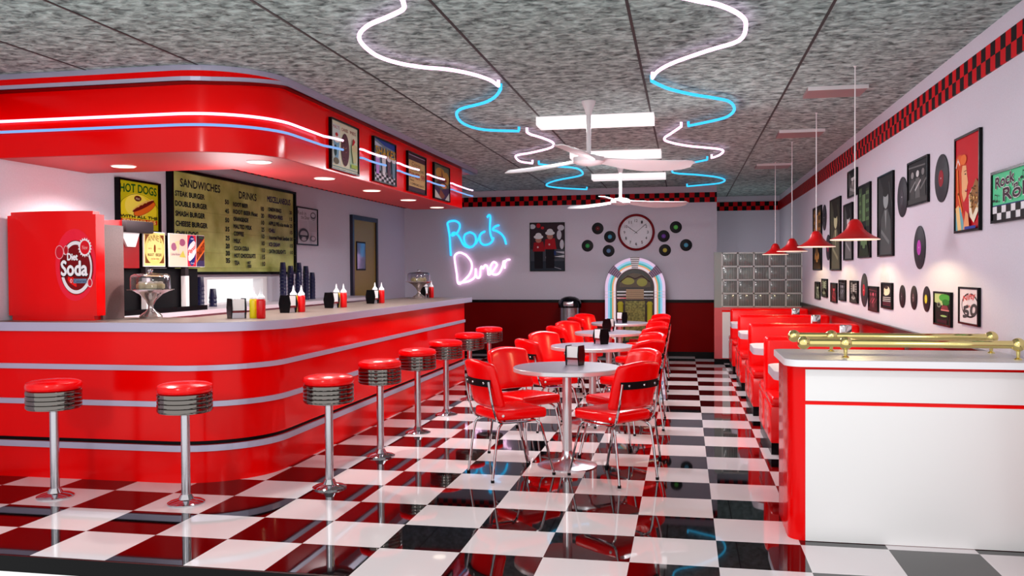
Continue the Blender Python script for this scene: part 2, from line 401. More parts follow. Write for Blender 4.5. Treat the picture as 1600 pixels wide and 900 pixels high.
def lneon(b, off, z, y0, y1, r, m, front=False):
    pts = []
    if front:
        for p in lpath(SX+off, SY-off, SR+off, 2.48): pts.append((*p, z))
        pts += [(SX+off+.05, 2.58, z-.004), (SX+off+.085, 2.70, z-.008)]
    else:
        pts = [(SX+off-.01, y0, z+.01), (SX+off, y0+.06, z+.012), (SX+off+.01, y0+.2, z+.004), (SX+off+.045, y1-.12, z-.006), (SX+off+.085, y1, z-.012)]
    b.tube(pts, r, m, 8)
segs = [(None, None), (3.36, 3.82), (4.44, 4.93), (5.55, 5.98), (6.63, 7.46)]
where = ['sweeping round the canopy corner to the first poster', 'between the first and second canopy posters', 'between the second and third canopy posters',
         'between the third and fourth canopy posters', 'from the last poster to the far canopy end']
for i, (y0, y1) in enumerate(segs):
    for nm, z, m, cn2 in (('neon_tube', 2.655, PINKN, 'white pink'), ('neon_tube', 2.575, BLUEP, 'pale blue')):
        b = MB(); lneon(b, .04, z, y0, y1, .0105, m, i == 0)
        tag(b.build(nm), '%s neon tube %s' % (cn2, where[i]), 'neon tube', 'neon tubes around the canopy')

DL = [(-2.417, 1.93, 'first downlight in the canopy underside, above the soda cooler'), (-1.217, 1.93, 'downlight in the canopy underside near the rounded corner'), (-1.21, 3.20, 'downlight under the canopy below the milkshake poster'),
      (-1.21, 4.46, 'downlight under the canopy just before the third poster'), (-1.21, 5.73, 'downlight under the canopy below the gap between the last two posters'), (-1.21, 6.99, 'last downlight at the far end of the canopy underside')]
for x, y, lb in DL:
    t = thing('ceiling_downlight', 'round '+lb, 'light', (x, y, 2.383), group='downlights in the canopy')
    b = MB(); b.lathe([(.10, 0), (.10, -.004), (.092, -.006)], n=32, mt=WHITE); b.build('ring', t)
    b = MB(); b.lathe([(.09, -.0062), (.09, -.008)], n=32, mt=DOWNL); b.build('lens', t)

# ------------------------------------------------------------------ artwork for the posters
def art_shakes_menu(a, x0, x1, y0, y1):
    w, h = x1-x0, y1-y0; X = lambda u: x0+u*w; Y = lambda v: y0+v*h
    a.rect(x0, x1, y0, y1, (222, 226, 196)); a.rect(X(0), X(1), Y(.04), Y(.055), (60, 130, 140))
    a.rect(X(.06), X(.32), Y(.1), Y(.93), (206, 226, 220)); a.rect(X(.68), X(.95), Y(.08), Y(.6), (190, 220, 190))
    a.text('MALTS', X(.07), X(.30), Y(.84), Y(.91), (170, 30, 40)).text('CAKES', X(.38), X(.62), Y(.84), Y(.91), (150, 40, 40)).text('PIES', X(.7), X(.92), Y(.84), Y(.91), (150, 40, 40))
    a.poly([(X(.08), Y(.6)), (X(.14), Y(.2)), (X(.24), Y(.2)), (X(.3), Y(.6))], (120, 170, 196))
    a.ell(X(.19), Y(.62), w*.11, h*.07, (236, 226, 210)); a.ell(X(.19), Y(.72), w*.05, h*.04, (180, 20, 30))
    a.ell(X(.14), Y(.38), w*.05, h*.12, (30, 60, 60)).ell(X(.17), Y(.16), w*.1, h*.07, (110, 104, 84))
    a.ell(X(.5), Y(.45), w*.15, h*.35, (92, 52, 62))
    for i in range(18): a.ell(X(.4+.2*random.random()), Y(.2+.5*random.random()), w*.02, h*.015, random.choice([(160, 110, 90), (120, 60, 90), (60, 30, 40)]))
    a.poly([(X(.72), Y(.5)), (X(.78), Y(.22)), (X(.88), Y(.22)), (X(.94), Y(.5))], (200, 206, 150))
    a.ell(X(.83), Y(.55), w*.11, h*.08, (210, 200, 150)).poly([(X(.74), Y(.58)), (X(.78), Y(.76)), (X(.86), Y(.7)), (X(.8), Y(.62))], (190, 30, 40))
    a.rect(X(.7), X(.94), Y(.1), Y(.18), (170, 200, 90))
def art_shakes(a, x0, x1, y0, y1):
    w, h = x1-x0, y1-y0; X = lambda u: x0+u*w; Y = lambda v: y0+v*h
    a.rect(x0, x1, y0, y1, (110, 132, 150)); a.poly([(X(.1), Y(1)), (X(1), Y(1)), (X(1), Y(.86)), (X(.5), Y(.9))], (40, 70, 160)); a.poly([(X(0), Y(.95)), (X(.4), Y(.86)), (X(0), Y(.82))], (196, 206, 220))
    a.rect(X(0), X(1), Y(0), Y(.26), (212, 206, 216))
    for i in range(9):
        for j in range(4):
            if (i+j) % 2: a.rect(X(i/9), X((i+1)/9), Y(.26*j/4), Y(.26*(j+1)/4), (26, 24, 34))
    for cx, c in ((.14, (176, 130, 196)), (.42, (206, 206, 210)), (.66, (92, 66, 84)), (.88, (100, 130, 150))):
        a.poly([(X(cx-.1), Y(.6)), (X(cx-.06), Y(.16)), (X(cx+.06), Y(.16)), (X(cx+.1), Y(.6))], c); a.ell(X(cx), Y(.6), w*.11, h*.07, (216, 214, 220))
        a.line([(X(cx+.03), Y(.62)), (X(cx+.07), Y(.75))], w*.02, (180, 40, 50))
    a.text('SHAKES', X(.04), X(.96), Y(.62), Y(.82), (190, 150, 20), bold=.003)
def art_diner(a, x0, x1, y0, y1):
    w, h = x1-x0, y1-y0; X = lambda u: x0+u*w; Y = lambda v: y0+v*h
    a.rect(x0, x1, y0, y1, (70, 30, 48)).rect(X(.0), X(1), Y(.95), Y(.97), (170, 160, 180)).rect(X(.04), X(.98), Y(.12), Y(.82), (196, 164, 104))
    a.text('Comin', X(.22), X(.72), Y(.68), Y(.79), (110, 40, 30)).text('TO OUR HOME', X(.12), X(.9), Y(.55), Y(.63), (60, 50, 40))
    a.text('DINER 99', X(.08), X(.94), Y(.35), Y(.5), (150, 20, 40), bold=.002).text('FINE', X(.12), X(.34), Y(.27), Y(.31), (80, 50, 40)).text('COMFORT EATS', X(.12), X(.9), Y(.16), Y(.22), (60, 40, 40))
def art_burger(a, x0, x1, y0, y1):
    w, h = x1-x0, y1-y0; X = lambda u: x0+u*w; Y = lambda v: y0+v*h
    a.rect(x0, x1, y0, y1, (92, 96, 76)); a.ell(X(.42), Y(.78), w*.3, h*.16, (176, 128, 52)).ell(X(.8), Y(.66), w*.2, h*.2, (170, 132, 60)).ell(X(.5), Y(.6), w*.34, h*.08, (110, 20, 24))
    a.poly([(X(.48), Y(.95)), (X(.58), Y(.7)), (X(.7), Y(.5)), (X(.5), Y(.55))], (90, 20, 30)); a.ell(X(.5), Y(.45), w*.36, h*.09, (60, 30, 30)).ell(X(.62), Y(.42), w*.2, h*.07, (200, 130, 80))
    a.poly([(X(0), Y(.4)), (X(0), Y(0)), (X(1), Y(0)), (X(1), Y(.4)), (X(.5), Y(.3))], (58, 30, 66)); a.poly([(X(0), Y(.28)), (X(0), Y(0)), (X(.5), Y(0))], (176, 170, 160)).poly([(X(1), Y(.26)), (X(1), Y(0)), (X(.7), Y(0))], (170, 166, 160))
    a.poly([(X(.4), Y(.3)), (X(.7), Y(.12)), (X(.55), Y(.02)), (X(.3), Y(.1))], (120, 60, 40))
CANOPY = [(2.68, .66, art_shakes_menu, 'framed poster of malts and sundaes on pale cream, nearest the rounded canopy corner'), (3.75, .68, art_shakes, 'framed blue SHAKES poster with milkshakes over black and white checks'),
          (4.84, .70, art_diner, 'framed tan and maroon diner poster with red lettering, third along the canopy'), (5.88, .73, art_burger, 'framed poster of a burger bun and purple wrap, last along the canopy')]
for y, w, fn, lb in CANOPY:
    framed('framed_poster', lb, 'poster', 'left', (SX+.001, y, 2.408), w, .445, fn, .014, .03, group='posters on the canopy')

def art_hotdog(a, x0, x1, y0, y1):
    w, h = x1-x0, y1-y0; X = lambda u: x0+u*w; Y = lambda v: y0+v*h
    a.rect(x0, x1, y0, y1, (196, 190, 16)); a.ell(X(.5), Y(.42), w*.46, h*.36, (240, 226, 40)).ell(X(.45), Y(.5), w*.3, h*.25, (250, 236, 90))
    a.arc(X(.5), Y(.1), w*.62, h*.66, 30, 150, .004, (30, 60, 20))
    a.text('HOT DOGS', X(.04), X(.96), Y(.76), Y(.93), (20, 84, 24), arch=.01, bold=.003)
    a.ell(X(.47), Y(.66), w*.09, h*.06, (90, 20, 10)).text('Hot', X(.42), X(.52), Y(.635), Y(.685), (240, 220, 180))
    r0 = R(20)
    a.ell(X(.64), Y(.46), w*.30, h*.11, (170, 60, 10), rot=r0).ell(X(.64), Y(.455), w*.285, h*.095, (232, 112, 30), rot=r0).ell(X(.6), Y(.53), w*.29, h*.06, (240, 200, 120), rot=r0).ell(X(.61), Y(.515), w*.3, h*.045, (110, 16, 8), rot=r0)
    a.line([(X(.38+.05*i), Y(.44+.026*i+(.018 if i % 2 else -.01))) for i in range(10)], .005, (240, 200, 40))
    a.text('WITH ALL THE', X(.03), X(.97), Y(.245), Y(.30), (20, 16, 10), bold=.002); a.rect(X(.04), X(.96), Y(.13), Y(.225), (200, 40, 10))
    a.text('TRIMMINGS', X(.08), X(.92), Y(.145), Y(.21), (250, 230, 120), bold=.002)
framed('framed_sign', 'framed yellow hot dogs sign above the soda fountain', 'sign', 'left', (XL+.001, 2.70, 1.90), .66, .49, art_hotdog, .02, .05)

def art_menu(a, x0, x1, y0, y1):
    w, h = x1-x0, y1-y0; X = lambda u: x0+u*w; Y = lambda v: y0+v*h
    a.rect(x0, x1, y0, y1, MENUM); T0 = a.text; a.text = lambda *k, **q: T0(*k, bold=.0035, **q)
    D = (28, 34, 40)
    a.text('SANDWICHES', X(.06), X(.34), Y(.86), Y(.94), D); a.text('DRINKS', X(.49), X(.64), Y(.835), Y(.915), D); a.text('MISCELLANEOUS', X(.74), X(.97), Y(.85), Y(.92), (34, 30, 80))
    L = [('STEAK BURGER', '50'), ('DOUBLE BURGER', '45'), ('SMASH BURGER', '50'), ('CHEESE BURGER', '35'), ('CHILI DOG', '25')]
    for i, (s, p) in enumerate(L):
        y = .76-.1*i; a.text(s, X(.025), X(.025+.0165*len(s)), Y(y), Y(y+.05), D); a.text(p, X(.375), X(.405), Y(y-.012), Y(y+.035), D)
    for i, p in enumerate(('20', '30', '35')): a.text(p, X(.375), X(.405), Y(.26-.08*i), Y(.31-.08*i), D)
    L = [('ROOT BEER', '10'), ('ROOT BEER Float', '20'), ('ORANGEADE', '10'), ('MALTED MILK', '25'), ('COFFEE', '10'), ('MILK', '10'), ('COCA COLA', '10'), ('HOT CHOCOLATE', '15'), ('TEA', '10')]
    for i, (s, p) in enumerate(L):
        y = .735-.082*i; a.text(s, X(.435), X(.435+.0138*len(s)), Y(y), Y(y+.045), D); a.text(p, X(.675), X(.70), Y(y-.008), Y(y+.04), D)
    a.text('HOT', X(.545), X(.57), Y(.09), Y(.12), D); a.text('ICED', X(.545), X(.575), Y(.05), Y(.08), D)
    L = [('ONION RINGS', '20'), ('FRENCH FRIES', '15'), ('APPLE PIE a la mode', '25'), ('CHILI', '15'), ('Assorted Fresh Sundaes', '30'), ('ICE CREAM', '15'), ('SATIN DELIGHTS', '10')]
    for i, (s, p) in enumerate(L):
        y = .735-.085*i; a.text(s, X(.735), X(.735+min(.0115*len(s), .2)), Y(y), Y(y+.045), D if i % 2 == 0 else (40, 36, 70)); a.text(p, X(.945), X(.97), Y(y), Y(y+.04), D)
    for v in (.62, .42, .2, .04): a.line([(X(0), Y(v)), (X(1), Y(v+.01))], .002, (120, 124, 70))
    a.text = T0
    a.line([(X(.42), Y(0)), (X(.42), Y(1))], .004, (176, 178, 110))
MENUM = bpy.data.materials.new('aged_menu_paper'); MENUM.use_nodes = True; nt = MENUM.node_tree; pb = nt.nodes['Principled BSDF']
nn = nt.nodes.new('ShaderNodeTexNoise'); nn.inputs['Scale'].default_value = 3; nn.inputs['Detail'].default_value = 6
cc = nt.nodes.new('ShaderNodeValToRGB'); cc.color_ramp.elements[0].position = .3; cc.color_ramp.elements[0].color = (*lin((146, 152, 62)), 1); cc.color_ramp.elements[1].position = .7; cc.color_ramp.elements[1].color = (*lin((208, 216, 132)), 1)
tcn = nt.nodes.new('ShaderNodeTexCoord'); nt.links.new(tcn.outputs['Object'], nn.inputs['Vector']); nt.links.new(nn.outputs['Fac'], cc.inputs[0]); nt.links.new(cc.outputs[0], pb.inputs['Base Color']); pb.inputs['Roughness'].default_value = .35
framed('menu_board', 'large yellowed menu board listing sandwiches, drinks and miscellaneous items in black lettering', 'menu', 'left', (XL+.001, 3.52, 1.49), 2.89, 1.085, art_menu, .03, .07)

def art_bw(a, x0, x1, y0, y1):
    w, h = x1-x0, y1-y0; X = lambda u: x0+u*w; Y = lambda v: y0+v*h
    a.rect(x0, x1, y0, y1, (206, 204, 214)); a.text('Rock in', X(.05), X(.45), Y(.82), Y(.92), (40, 40, 50)).text('the Diner', X(.2), X(.62), Y(.7), Y(.8), (40, 40, 50))
    a.ell(X(.8), Y(.83), w*.14, h*.1, (90, 90, 100)).ell(X(.8), Y(.84), w*.1, h*.06, (206, 204, 214)); a.arc(X(.8), Y(.78), w*.12, h*.08, 180, 360, .006, (50, 50, 60))
    for i in range(9): a.line([(X(.1), Y(.64-.035*i)), (X(.5), Y(.64-.035*i))], .003, (150, 150, 160)).line([(X(.56), Y(.66-.035*i)), (X(.92), Y(.66-.035*i))], .003, (130, 130, 140))
    a.ell(X(.3), Y(.25), w*.25, h*.19, (70, 72, 80)).ell(X(.3), Y(.27), w*.18, h*.1, (180, 180, 188)); a.rect(X(.08), X(.52), Y(.2), Y(.24), (40, 40, 48)); a.ell(X(.3), Y(.13), w*.12, h*.05, (190, 190, 196))
    a.ell(X(.76), Y(.16), w*.15, h*.09, (140, 140, 150)).ell(X(.76), Y(.17), w*.1, h*.05, (206, 204, 214))
framed('framed_print', 'framed black and white print between the menu board and the mustard door', 'picture', 'left', (XL+.001, 6.52, 1.885), .69, .515, art_bw, .016, .03)

# ------------------------------------------------------------------ back wall: neon, poster, clock, records, jukebox, bin
def smooth(pts, n=4, closed=False):
    out = []; N = len(pts)
    for i in range(N if closed else N-1):
        p0 = pts[(i-1) % N] if closed or i > 0 else pts[0]; p1 = pts[i]; p2 = pts[(i+1) % N]; p3 = pts[(i+2) % N] if closed or i+2 < N else pts[-1]
        for k in range(n):
            t2 = k/n
            out.append(tuple(.5*(2*b1+(c1-a1)*t2+(2*a1-5*b1+4*c1-d1)*t2*t2+(3*b1-a1-3*c1+d1)*t2**3) for a1, b1, c1, d1 in zip(p0, p1, p2, p3)))
    if not closed: out.append(tuple(pts[-1]))
    return out
SR_ = {'R': [(-2.15, 1.81), (-2.16, 1.975), (-2.17, 2.158), (-2.196, 2.324), (-2.208, 2.406), (-2.151, 2.442), (-2.056, 2.444), (-1.987, 2.397), (-1.978, 2.324), (-2.02, 2.239), (-2.096, 2.185), (-2.134, 2.185), (-2.096, 2.231), (-2.02, 2.193), (-1.964, 2.11), (-1.918, 2.018), (-1.862, 1.972), (-1.787, 1.952)],
 'o': [(-1.785, 2.235), (-1.879, 2.191), (-1.898, 2.1), (-1.861, 2.008), (-1.777, 1.961), (-1.702, 2.006), (-1.673, 2.097), (-1.701, 2.188), (-1.785, 2.235)],
 'c': [(-1.68, 2.02), (-1.62, 2.12), (-1.569, 2.214), (-1.504, 2.237), (-1.53, 2.235), (-1.59, 2.19), (-1.603, 2.142), (-1.589, 2.05), (-1.524, 2.0), (-1.431, 2.012), (-1.365, 2.066), (-1.346, 2.129)],
 'k': [(-1.46, 2.50), (-1.427, 2.543), (-1.40, 2.50), (-1.41, 2.33), (-1.402, 2.202), (-1.365, 2.102)],
 'k_arm': [(-1.243, 2.354), (-1.317, 2.328), (-1.358, 2.274), (-1.28, 2.246), (-1.197, 2.191), (-1.142, 2.117), (-1.111, 2.008)]}
SD_ = {'D': [(-1.863, 1.816), (-1.976, 1.863), (-2.061, 1.827), (-2.08, 1.754), (-2.044, 1.497), (-2.008, 1.286), (-1.866, 1.387), (-1.79, 1.478), (-1.751, 1.605), (-1.779, 1.715), (-1.863, 1.816)],
 'iner': [(-1.998, 1.305), (-1.828, 1.331), (-1.715, 1.395), (-1.687, 1.477), (-1.682, 1.568), (-1.681, 1.459), (-1.65, 1.395), (-1.603, 1.422), (-1.592, 1.549), (-1.573, 1.604), (-1.546, 1.567), (-1.508, 1.625), (-1.471, 1.612), (-1.452, 1.549), (-1.444, 1.457), (-1.397, 1.475), (-1.322, 1.566), (-1.284, 1.638), (-1.34, 1.684), (-1.396, 1.621), (-1.406, 1.53), (-1.35, 1.457), (-1.248, 1.475), (-1.182, 1.601), (-1.154, 1.71), (-1.136, 1.565), (-1.141, 1.655), (-1.098, 1.718), (-1.043, 1.727)]}
for nm, D_, m, lb, r in (('Rock', SR_, SIGNB, 'glowing blue neon script reading Rock on the back wall', .019), ('Diner', SD_, SIGNP, 'glowing pink neon script reading Diner, below the blue script on the back wall', .017)):
    cx, cz = (-1.66, 2.17) if nm == 'Rock' else (-1.56, 1.57)
    t = thing('neon_sign', lb, 'neon sign', (cx, YB-.001, cz), group=None)
    for k, pts in D_.items():
        b = MB(); b.tube(smooth([(x-cx, -.04, z-cz) for x, z in pts], 5), r, m, 8)
        for (x, z) in (pts[0], pts[-1]): b.tube([(x-cx, -.04, z-cz), (x-cx, 0, z-cz)], .008, m, 6)
        b.build('letter_tube', t)

def art_parade(a, x0, x1, y0, y1):
    w, h = x1-x0, y1-y0; X = lambda u: x0+u*w; Y = lambda v: y0+v*h
    a.rect(x0, x1, y0, y1, (70, 74, 84)); a.rect(X(0), X(1), Y(.45), Y(1), (52, 38, 46)); a.rect(X(0), X(1), Y(0), Y(.2), (44, 52, 62))
    for u, v, rx, ry in ((.06, .93, .09, .05), (.9, .9, .1, .06), (.85, .75, .07, .1), (.93, .55, .06, .1)): a.ell(X(u), Y(v), w*rx, h*ry, (196, 194, 204))
    a.ell(X(.24), Y(.95), w*.06, h*.05, (180, 20, 36)).ell(X(.36), Y(.9), w*.05, h*.03, (190, 40, 50))
    a.poly([(X(.45), Y(.3)), (X(1), Y(.27)), (X(1), Y(.33)), (X(.45), Y(.26))], (200, 204, 210)); a.poly([(X(.7), Y(.4)), (X(1), Y(.35)), (X(1), Y(.4))], (196, 196, 206)); a.line([(X(.58), Y(.1)), (X(.9), Y(.03))], .006, (206, 206, 216))
    for cx, tone, k_ in ((.58, (166, 22, 34), 1.0), (.24, (150, 20, 32), .9)):
        Y = lambda v, k_=k_: y0+v*k_*h
        a.poly([(X(cx-.13), Y(.45)), (X(cx-.12), Y(.05)), (X(cx+.13), Y(.05)), (X(cx+.13), Y(.45))], (24, 20, 28)); a.poly([(X(cx-.17), Y(.45)), (X(cx-.14), Y(.66)), (X(cx+.14), Y(.68)), (X(cx+.19), Y(.45))], tone)
        a.ell(X(cx), Y(.72), w*.09, h*.06, (176, 120, 104)); a.ell(X(cx), Y(.79), w*.14, h*.045, (226, 222, 226)).ell(X(cx), Y(.83), w*.09, h*.05, (226, 222, 226)); a.ell(X(cx-.02), Y(.55), w*.025, h*.02, (226, 190, 190))
    a.rect(X(.7), X(.76), Y(.36), Y(.46), (40, 60, 110))
framed('framed_poster', 'framed photo of two people in red jackets, beside the neon sign', 'poster', 'back', (-.675, YB-.001, 1.51), .64, .88, art_parade, .012, .025)

t = thing('wall_clock', 'round white wall clock with a dark red rim above the jukebox', 'clock', (1.236, YB-.001, 2.19), rot=ROT['back'])
DR = mat('clock_rim_red', (128, 20, 28), .25)
b = MB(); b.lathe([(.326, 0), (.326, .025), (.305, .045), (.285, .03), (.28, .0)], n=48, mt=DR); b.build('rim', t)
b = MB(); b.lathe([(.283, .005), (.283, .012)], n=48, mt=mat('clock_face', (216, 214, 222), .4)); b.build('face', t)
a = Art(.0125)
for k in range(60):
    an = R(90-6*k); a.line([(.255*math.cos(an), .255*math.sin(an)), ((.268)*math.cos(an), .268*math.sin(an))], .003, (60, 56, 60))
for k in range(1, 13):
    an = R(90-30*k); x, y = .205*math.cos(an), .205*math.sin(an); s = str(k); ww = .021*len(s); a.text(s, x-ww/2-.004, x+ww/2+.004, y-.025, y+.025, (70, 66, 72))
a.build('numerals', t)
a = Art(.016); a.line([(.02, -.017), (-.145, .10)], .009, (30, 26, 30)); a.build('hour_hand', t)
a = Art(.018); a.line([(-.03, -.025), (.18, .15)], .006, (30, 26, 30)); a.build('minute_hand', t)

def vinyl(name, pos, wall, r, lc, label, group, shade=(16, 15, 20)):
    t = thing(name, label, 'record', pos, rot=ROT[wall], group=group)
    vm = mat('vinyl_%d_%d_%d' % shade, shade, .5, spec=.2)
    b = MB(); prof = [(r, .002), (r, .006), (r*.97, .008)]
    for i in range(8):
        q = r*(.93-.07*i); prof += [(q, .0075), (q-.002, .0084)]
    prof += [(r*.36, .008)]
    b.lathe(prof, n=40, mt=vm); b.build('disc', t)
    b = MB(); b.lathe([(r*.35, .0075), (r*.35, .0095)], n=28, mt=ink(lc)).lathe([(r*.04, .0096), (r*.04, .0102)], n=10, mt=ink((220, 220, 220))); b.build('centre_label', t)
    return t
REC = [(.555, 2.269, (100, 24, 28), 'dark red', 'upper of the outer pair beside the clock on the poster side'), (.371, 1.962, (50, 160, 80), 'green', 'outermost on the poster side of the clock'),
       (.772, 2.117, (70, 150, 180), 'light blue', 'closest to the clock rim on the poster side'), (.748, 1.867, (96, 130, 170), 'slate blue', 'low beside the jukebox top on the poster side'),
       (1.927, 2.27, (90, 190, 80), 'lime green', 'highest on the booth side of the clock'), (1.716, 2.116, (110, 60, 160), 'purple', 'just beside the clock rim on the booth side'),
       (1.738, 1.868, (190, 180, 70), 'yellow', 'low beside the jukebox top on the booth side'), (2.103, 1.954, (80, 160, 190), 'pale blue', 'outermost on the booth side of the clock')]
for x, z, c, cn2, w2 in REC:
    vinyl('vinyl_record', (x, YB-.001, z), 'back', .105, c, 'small black record with %s centre label beside the wall clock' % cn2, 'records around the clock')

# jukebox
t = thing('jukebox', 'arched jukebox with glowing pastel rainbow tubes against the back wall', 'jukebox', (1.238, 10.76, 0))
ZA, RO, RI = 1.22, .515, .325
def arch_band(b, r0, r1, yf, yb2, m, z0=.0, a0=0, a1=180, n=28, legs=True):
    O = []; I = []
    if legs: O.append((r1, z0)); I.append((r0, z0))
    for i in range(n+1):
        a = R(a0+(a1-a0)*i/n); O.append((r1*math.cos(a), ZA+r1*math.sin(a))); I.append((r0*math.cos(a), ZA+r0*math.sin(a)))
    if legs: O.append((-r1, z0)); I.append((-r0, z0))
    N = len(O); vs = [(x, yf, z) for x, z in O]+[(x, yf, z) for x, z in I]+[(x, yb2, z) for x, z in O]+[(x, yb2, z) for x, z in I]
    fs = []
    for i in range(N-1): fs += [(i, i+1, N+i+1, N+i), (2*N+i, 2*N+i+1, i+1, i), (N+i, N+i+1, 3*N+i+1, 3*N+i), (3*N+i, 3*N+i+1, 2*N+i+1, 2*N+i)]
    fs += [(0, N, 3*N, 2*N), (N-1, 2*N-1, 4*N-1, 3*N-1)]
    b.add(vs, fs, m, False)
b = MB(); WOOD = mat('jukebox_cabinet', (60, 18, 20), .3)
b.prism([(RO-.02, 0)]+[((RO-.02)*math.cos(R(6*i)), ZA+(RO-.02)*math.sin(R(6*i))) for i in range(31)]+[(-RO+.02, 0)], .03, .45, WOOD, axes='XZ'); b.build('cabinet', t)
def glow(n, c, s): return mat(n, c, .3, em=lin(c), ems=s)
for r0, r1, yf, c, nm in ((.465, RO, -.01, glow('jb_outer', (226, 200, 232), .4), 'outer'), (.43, .465, -.016, glow('jb_blue', (140, 206, 240), .4), 'b'), (.395, .43, -.016, glow('jb_teal', (60, 180, 176), .4), 't'),
                          (.37, .395, -.012, glow('jb_orange', (226, 160, 100), .4), 'o'), (RI, .37, -.008, glow('jb_inner', (232, 218, 226), .4), 'i')):
    b = MB(); arch_band(b, r0, r1, yf, .06, c, z0=.12); b.build('light_tube', t)
b = MB(); arch_band(b, RI-.012, RI+.004, -.02, .06, mat('jb_maroon', (70, 10, 24), .3), z0=.12); b.build('inner_trim', t)
for an in (90, 142, 38):
    b = MB(); arch_band(b, RI+.01, RO+.012, -.03, .03, WHITE if an == 90 else mat('jb_grille', (120, 96, 120), .3, .4), a0=an-9, a1=an+9, n=4, legs=False)
    for q in range(6): arch_band(b, RI+.02+q*.034, RI+.028+q*.034, -.034, .0, MBLACK, a0=an-9, a1=an+9, n=4, legs=False)
    b.build('clasp', t)
for q in range(3):
    z = 1.05+.05*q
    b = MB(); b.box(-RO-.005, -RI, -.022, .0, z, z+.007, CHROME).box(RI, RO+.005, -.022, .0, z, z+.007, CHROME); b.build('trim_strip', t)
b = MB(); b.prism([(RI-.012, .12)]+[((RI-.012)*math.cos(R(6*i)), ZA+(RI-.012)*math.sin(R(6*i))) for i in range(31)]+[(-RI+.012, .12)], .0, .04, mat('jb_window_back', (30, 22, 10), .2), axes='XZ'); wnd = b.build('display_window', t)
OL = glow('jb_olive', (120, 116, 20), .25); YE = glow('jb_gold', (150, 138, 40), .35)
b = MB(); b.prism([(.27*math.cos(R(9*i)), 1.225+.24*math.sin(R(9*i))) for i in range(21)], -.006, .0, mat('jb_amber', (70, 52, 16), .3), axes='XZ')
b.prism([(-.12+.11*math.cos(R(18*i)), 1.33+.06*math.sin(R(18*i))) for i in range(20)], -.012, -.006, OL, axes='XZ').prism([(.12+.09*math.cos(R(18*i)), 1.31+.07*math.sin(R(18*i))) for i in range(20)], -.012, -.006, OL, axes='XZ')
b.tube([(-.25, -.012, 1.32), (-.12, -.012, 1.42), (0, -.012, 1.37), (.12, -.012, 1.42), (.25, -.012, 1.32)], .008, WOOD, 6); b.build('record_display', t)
b = MB()
for q in range(3): b.box(-.31, .31, -.02, 0, 1.03+.055*q, 1.048+.055*q, CHROME)
b.box(-.15, .15, -.028, 0, 1.02, 1.19, mat('jb_beige', (176, 146, 110), .4))
for q in range(5): b.box(-.15, .15, -.031, -.028, 1.03+.032*q, 1.038+.032*q, mat('jb_brown', (90, 66, 40), .4))
b.build('title_strips', t)
for sx in (-.25, .25):
    b = MB(); b.lathe([(.045, .3), (.045, .92), (.055, .94), (.03, .98)], (sx, -.01, 0), 16, YE); b.build('column', t)
b = MB(); b.box(-.17, .17, -.012, 0, .3, .99, mat('jb_mesh', (112, 110, 56), .3, .5, noise=.6, nscale=30)); b.build('grille', t)
b = MB(); b.box(-.3, -.19, -.03, 0, .55, .72, BLACK).box(-.28, -.22, -.034, -.03, .66, .76, WHITE); b.build('coin_slot', t)
b = MB(); b.box(-RO, RO, -.03, .45, 0, .14, WOOD); b.build('plinth', t)

t = thing('trash_can', 'round steel trash can with a black domed lid beside the jukebox', 'trash can', (.10, 10.82, 0))
b = MB(); b.lathe([(.19, 0), (.195, .03), (.195, .86), (.2, .88)], n=32, mt=STEEL); b.build('body', t)
b = MB(); b.lathe([(.205, .87), (.208, .93), (.19, .985), (.15, 1.03), (.09, 1.06), (0, 1.07)], n=32, mt=mat('lid_black', (20, 18, 24), .12, .4)); b.build('lid', t)
b = MB(); b.rbox(-.09, .09, -.215, -.16, .90, .98, .012, STEEL, 2); b.build('flap', t)

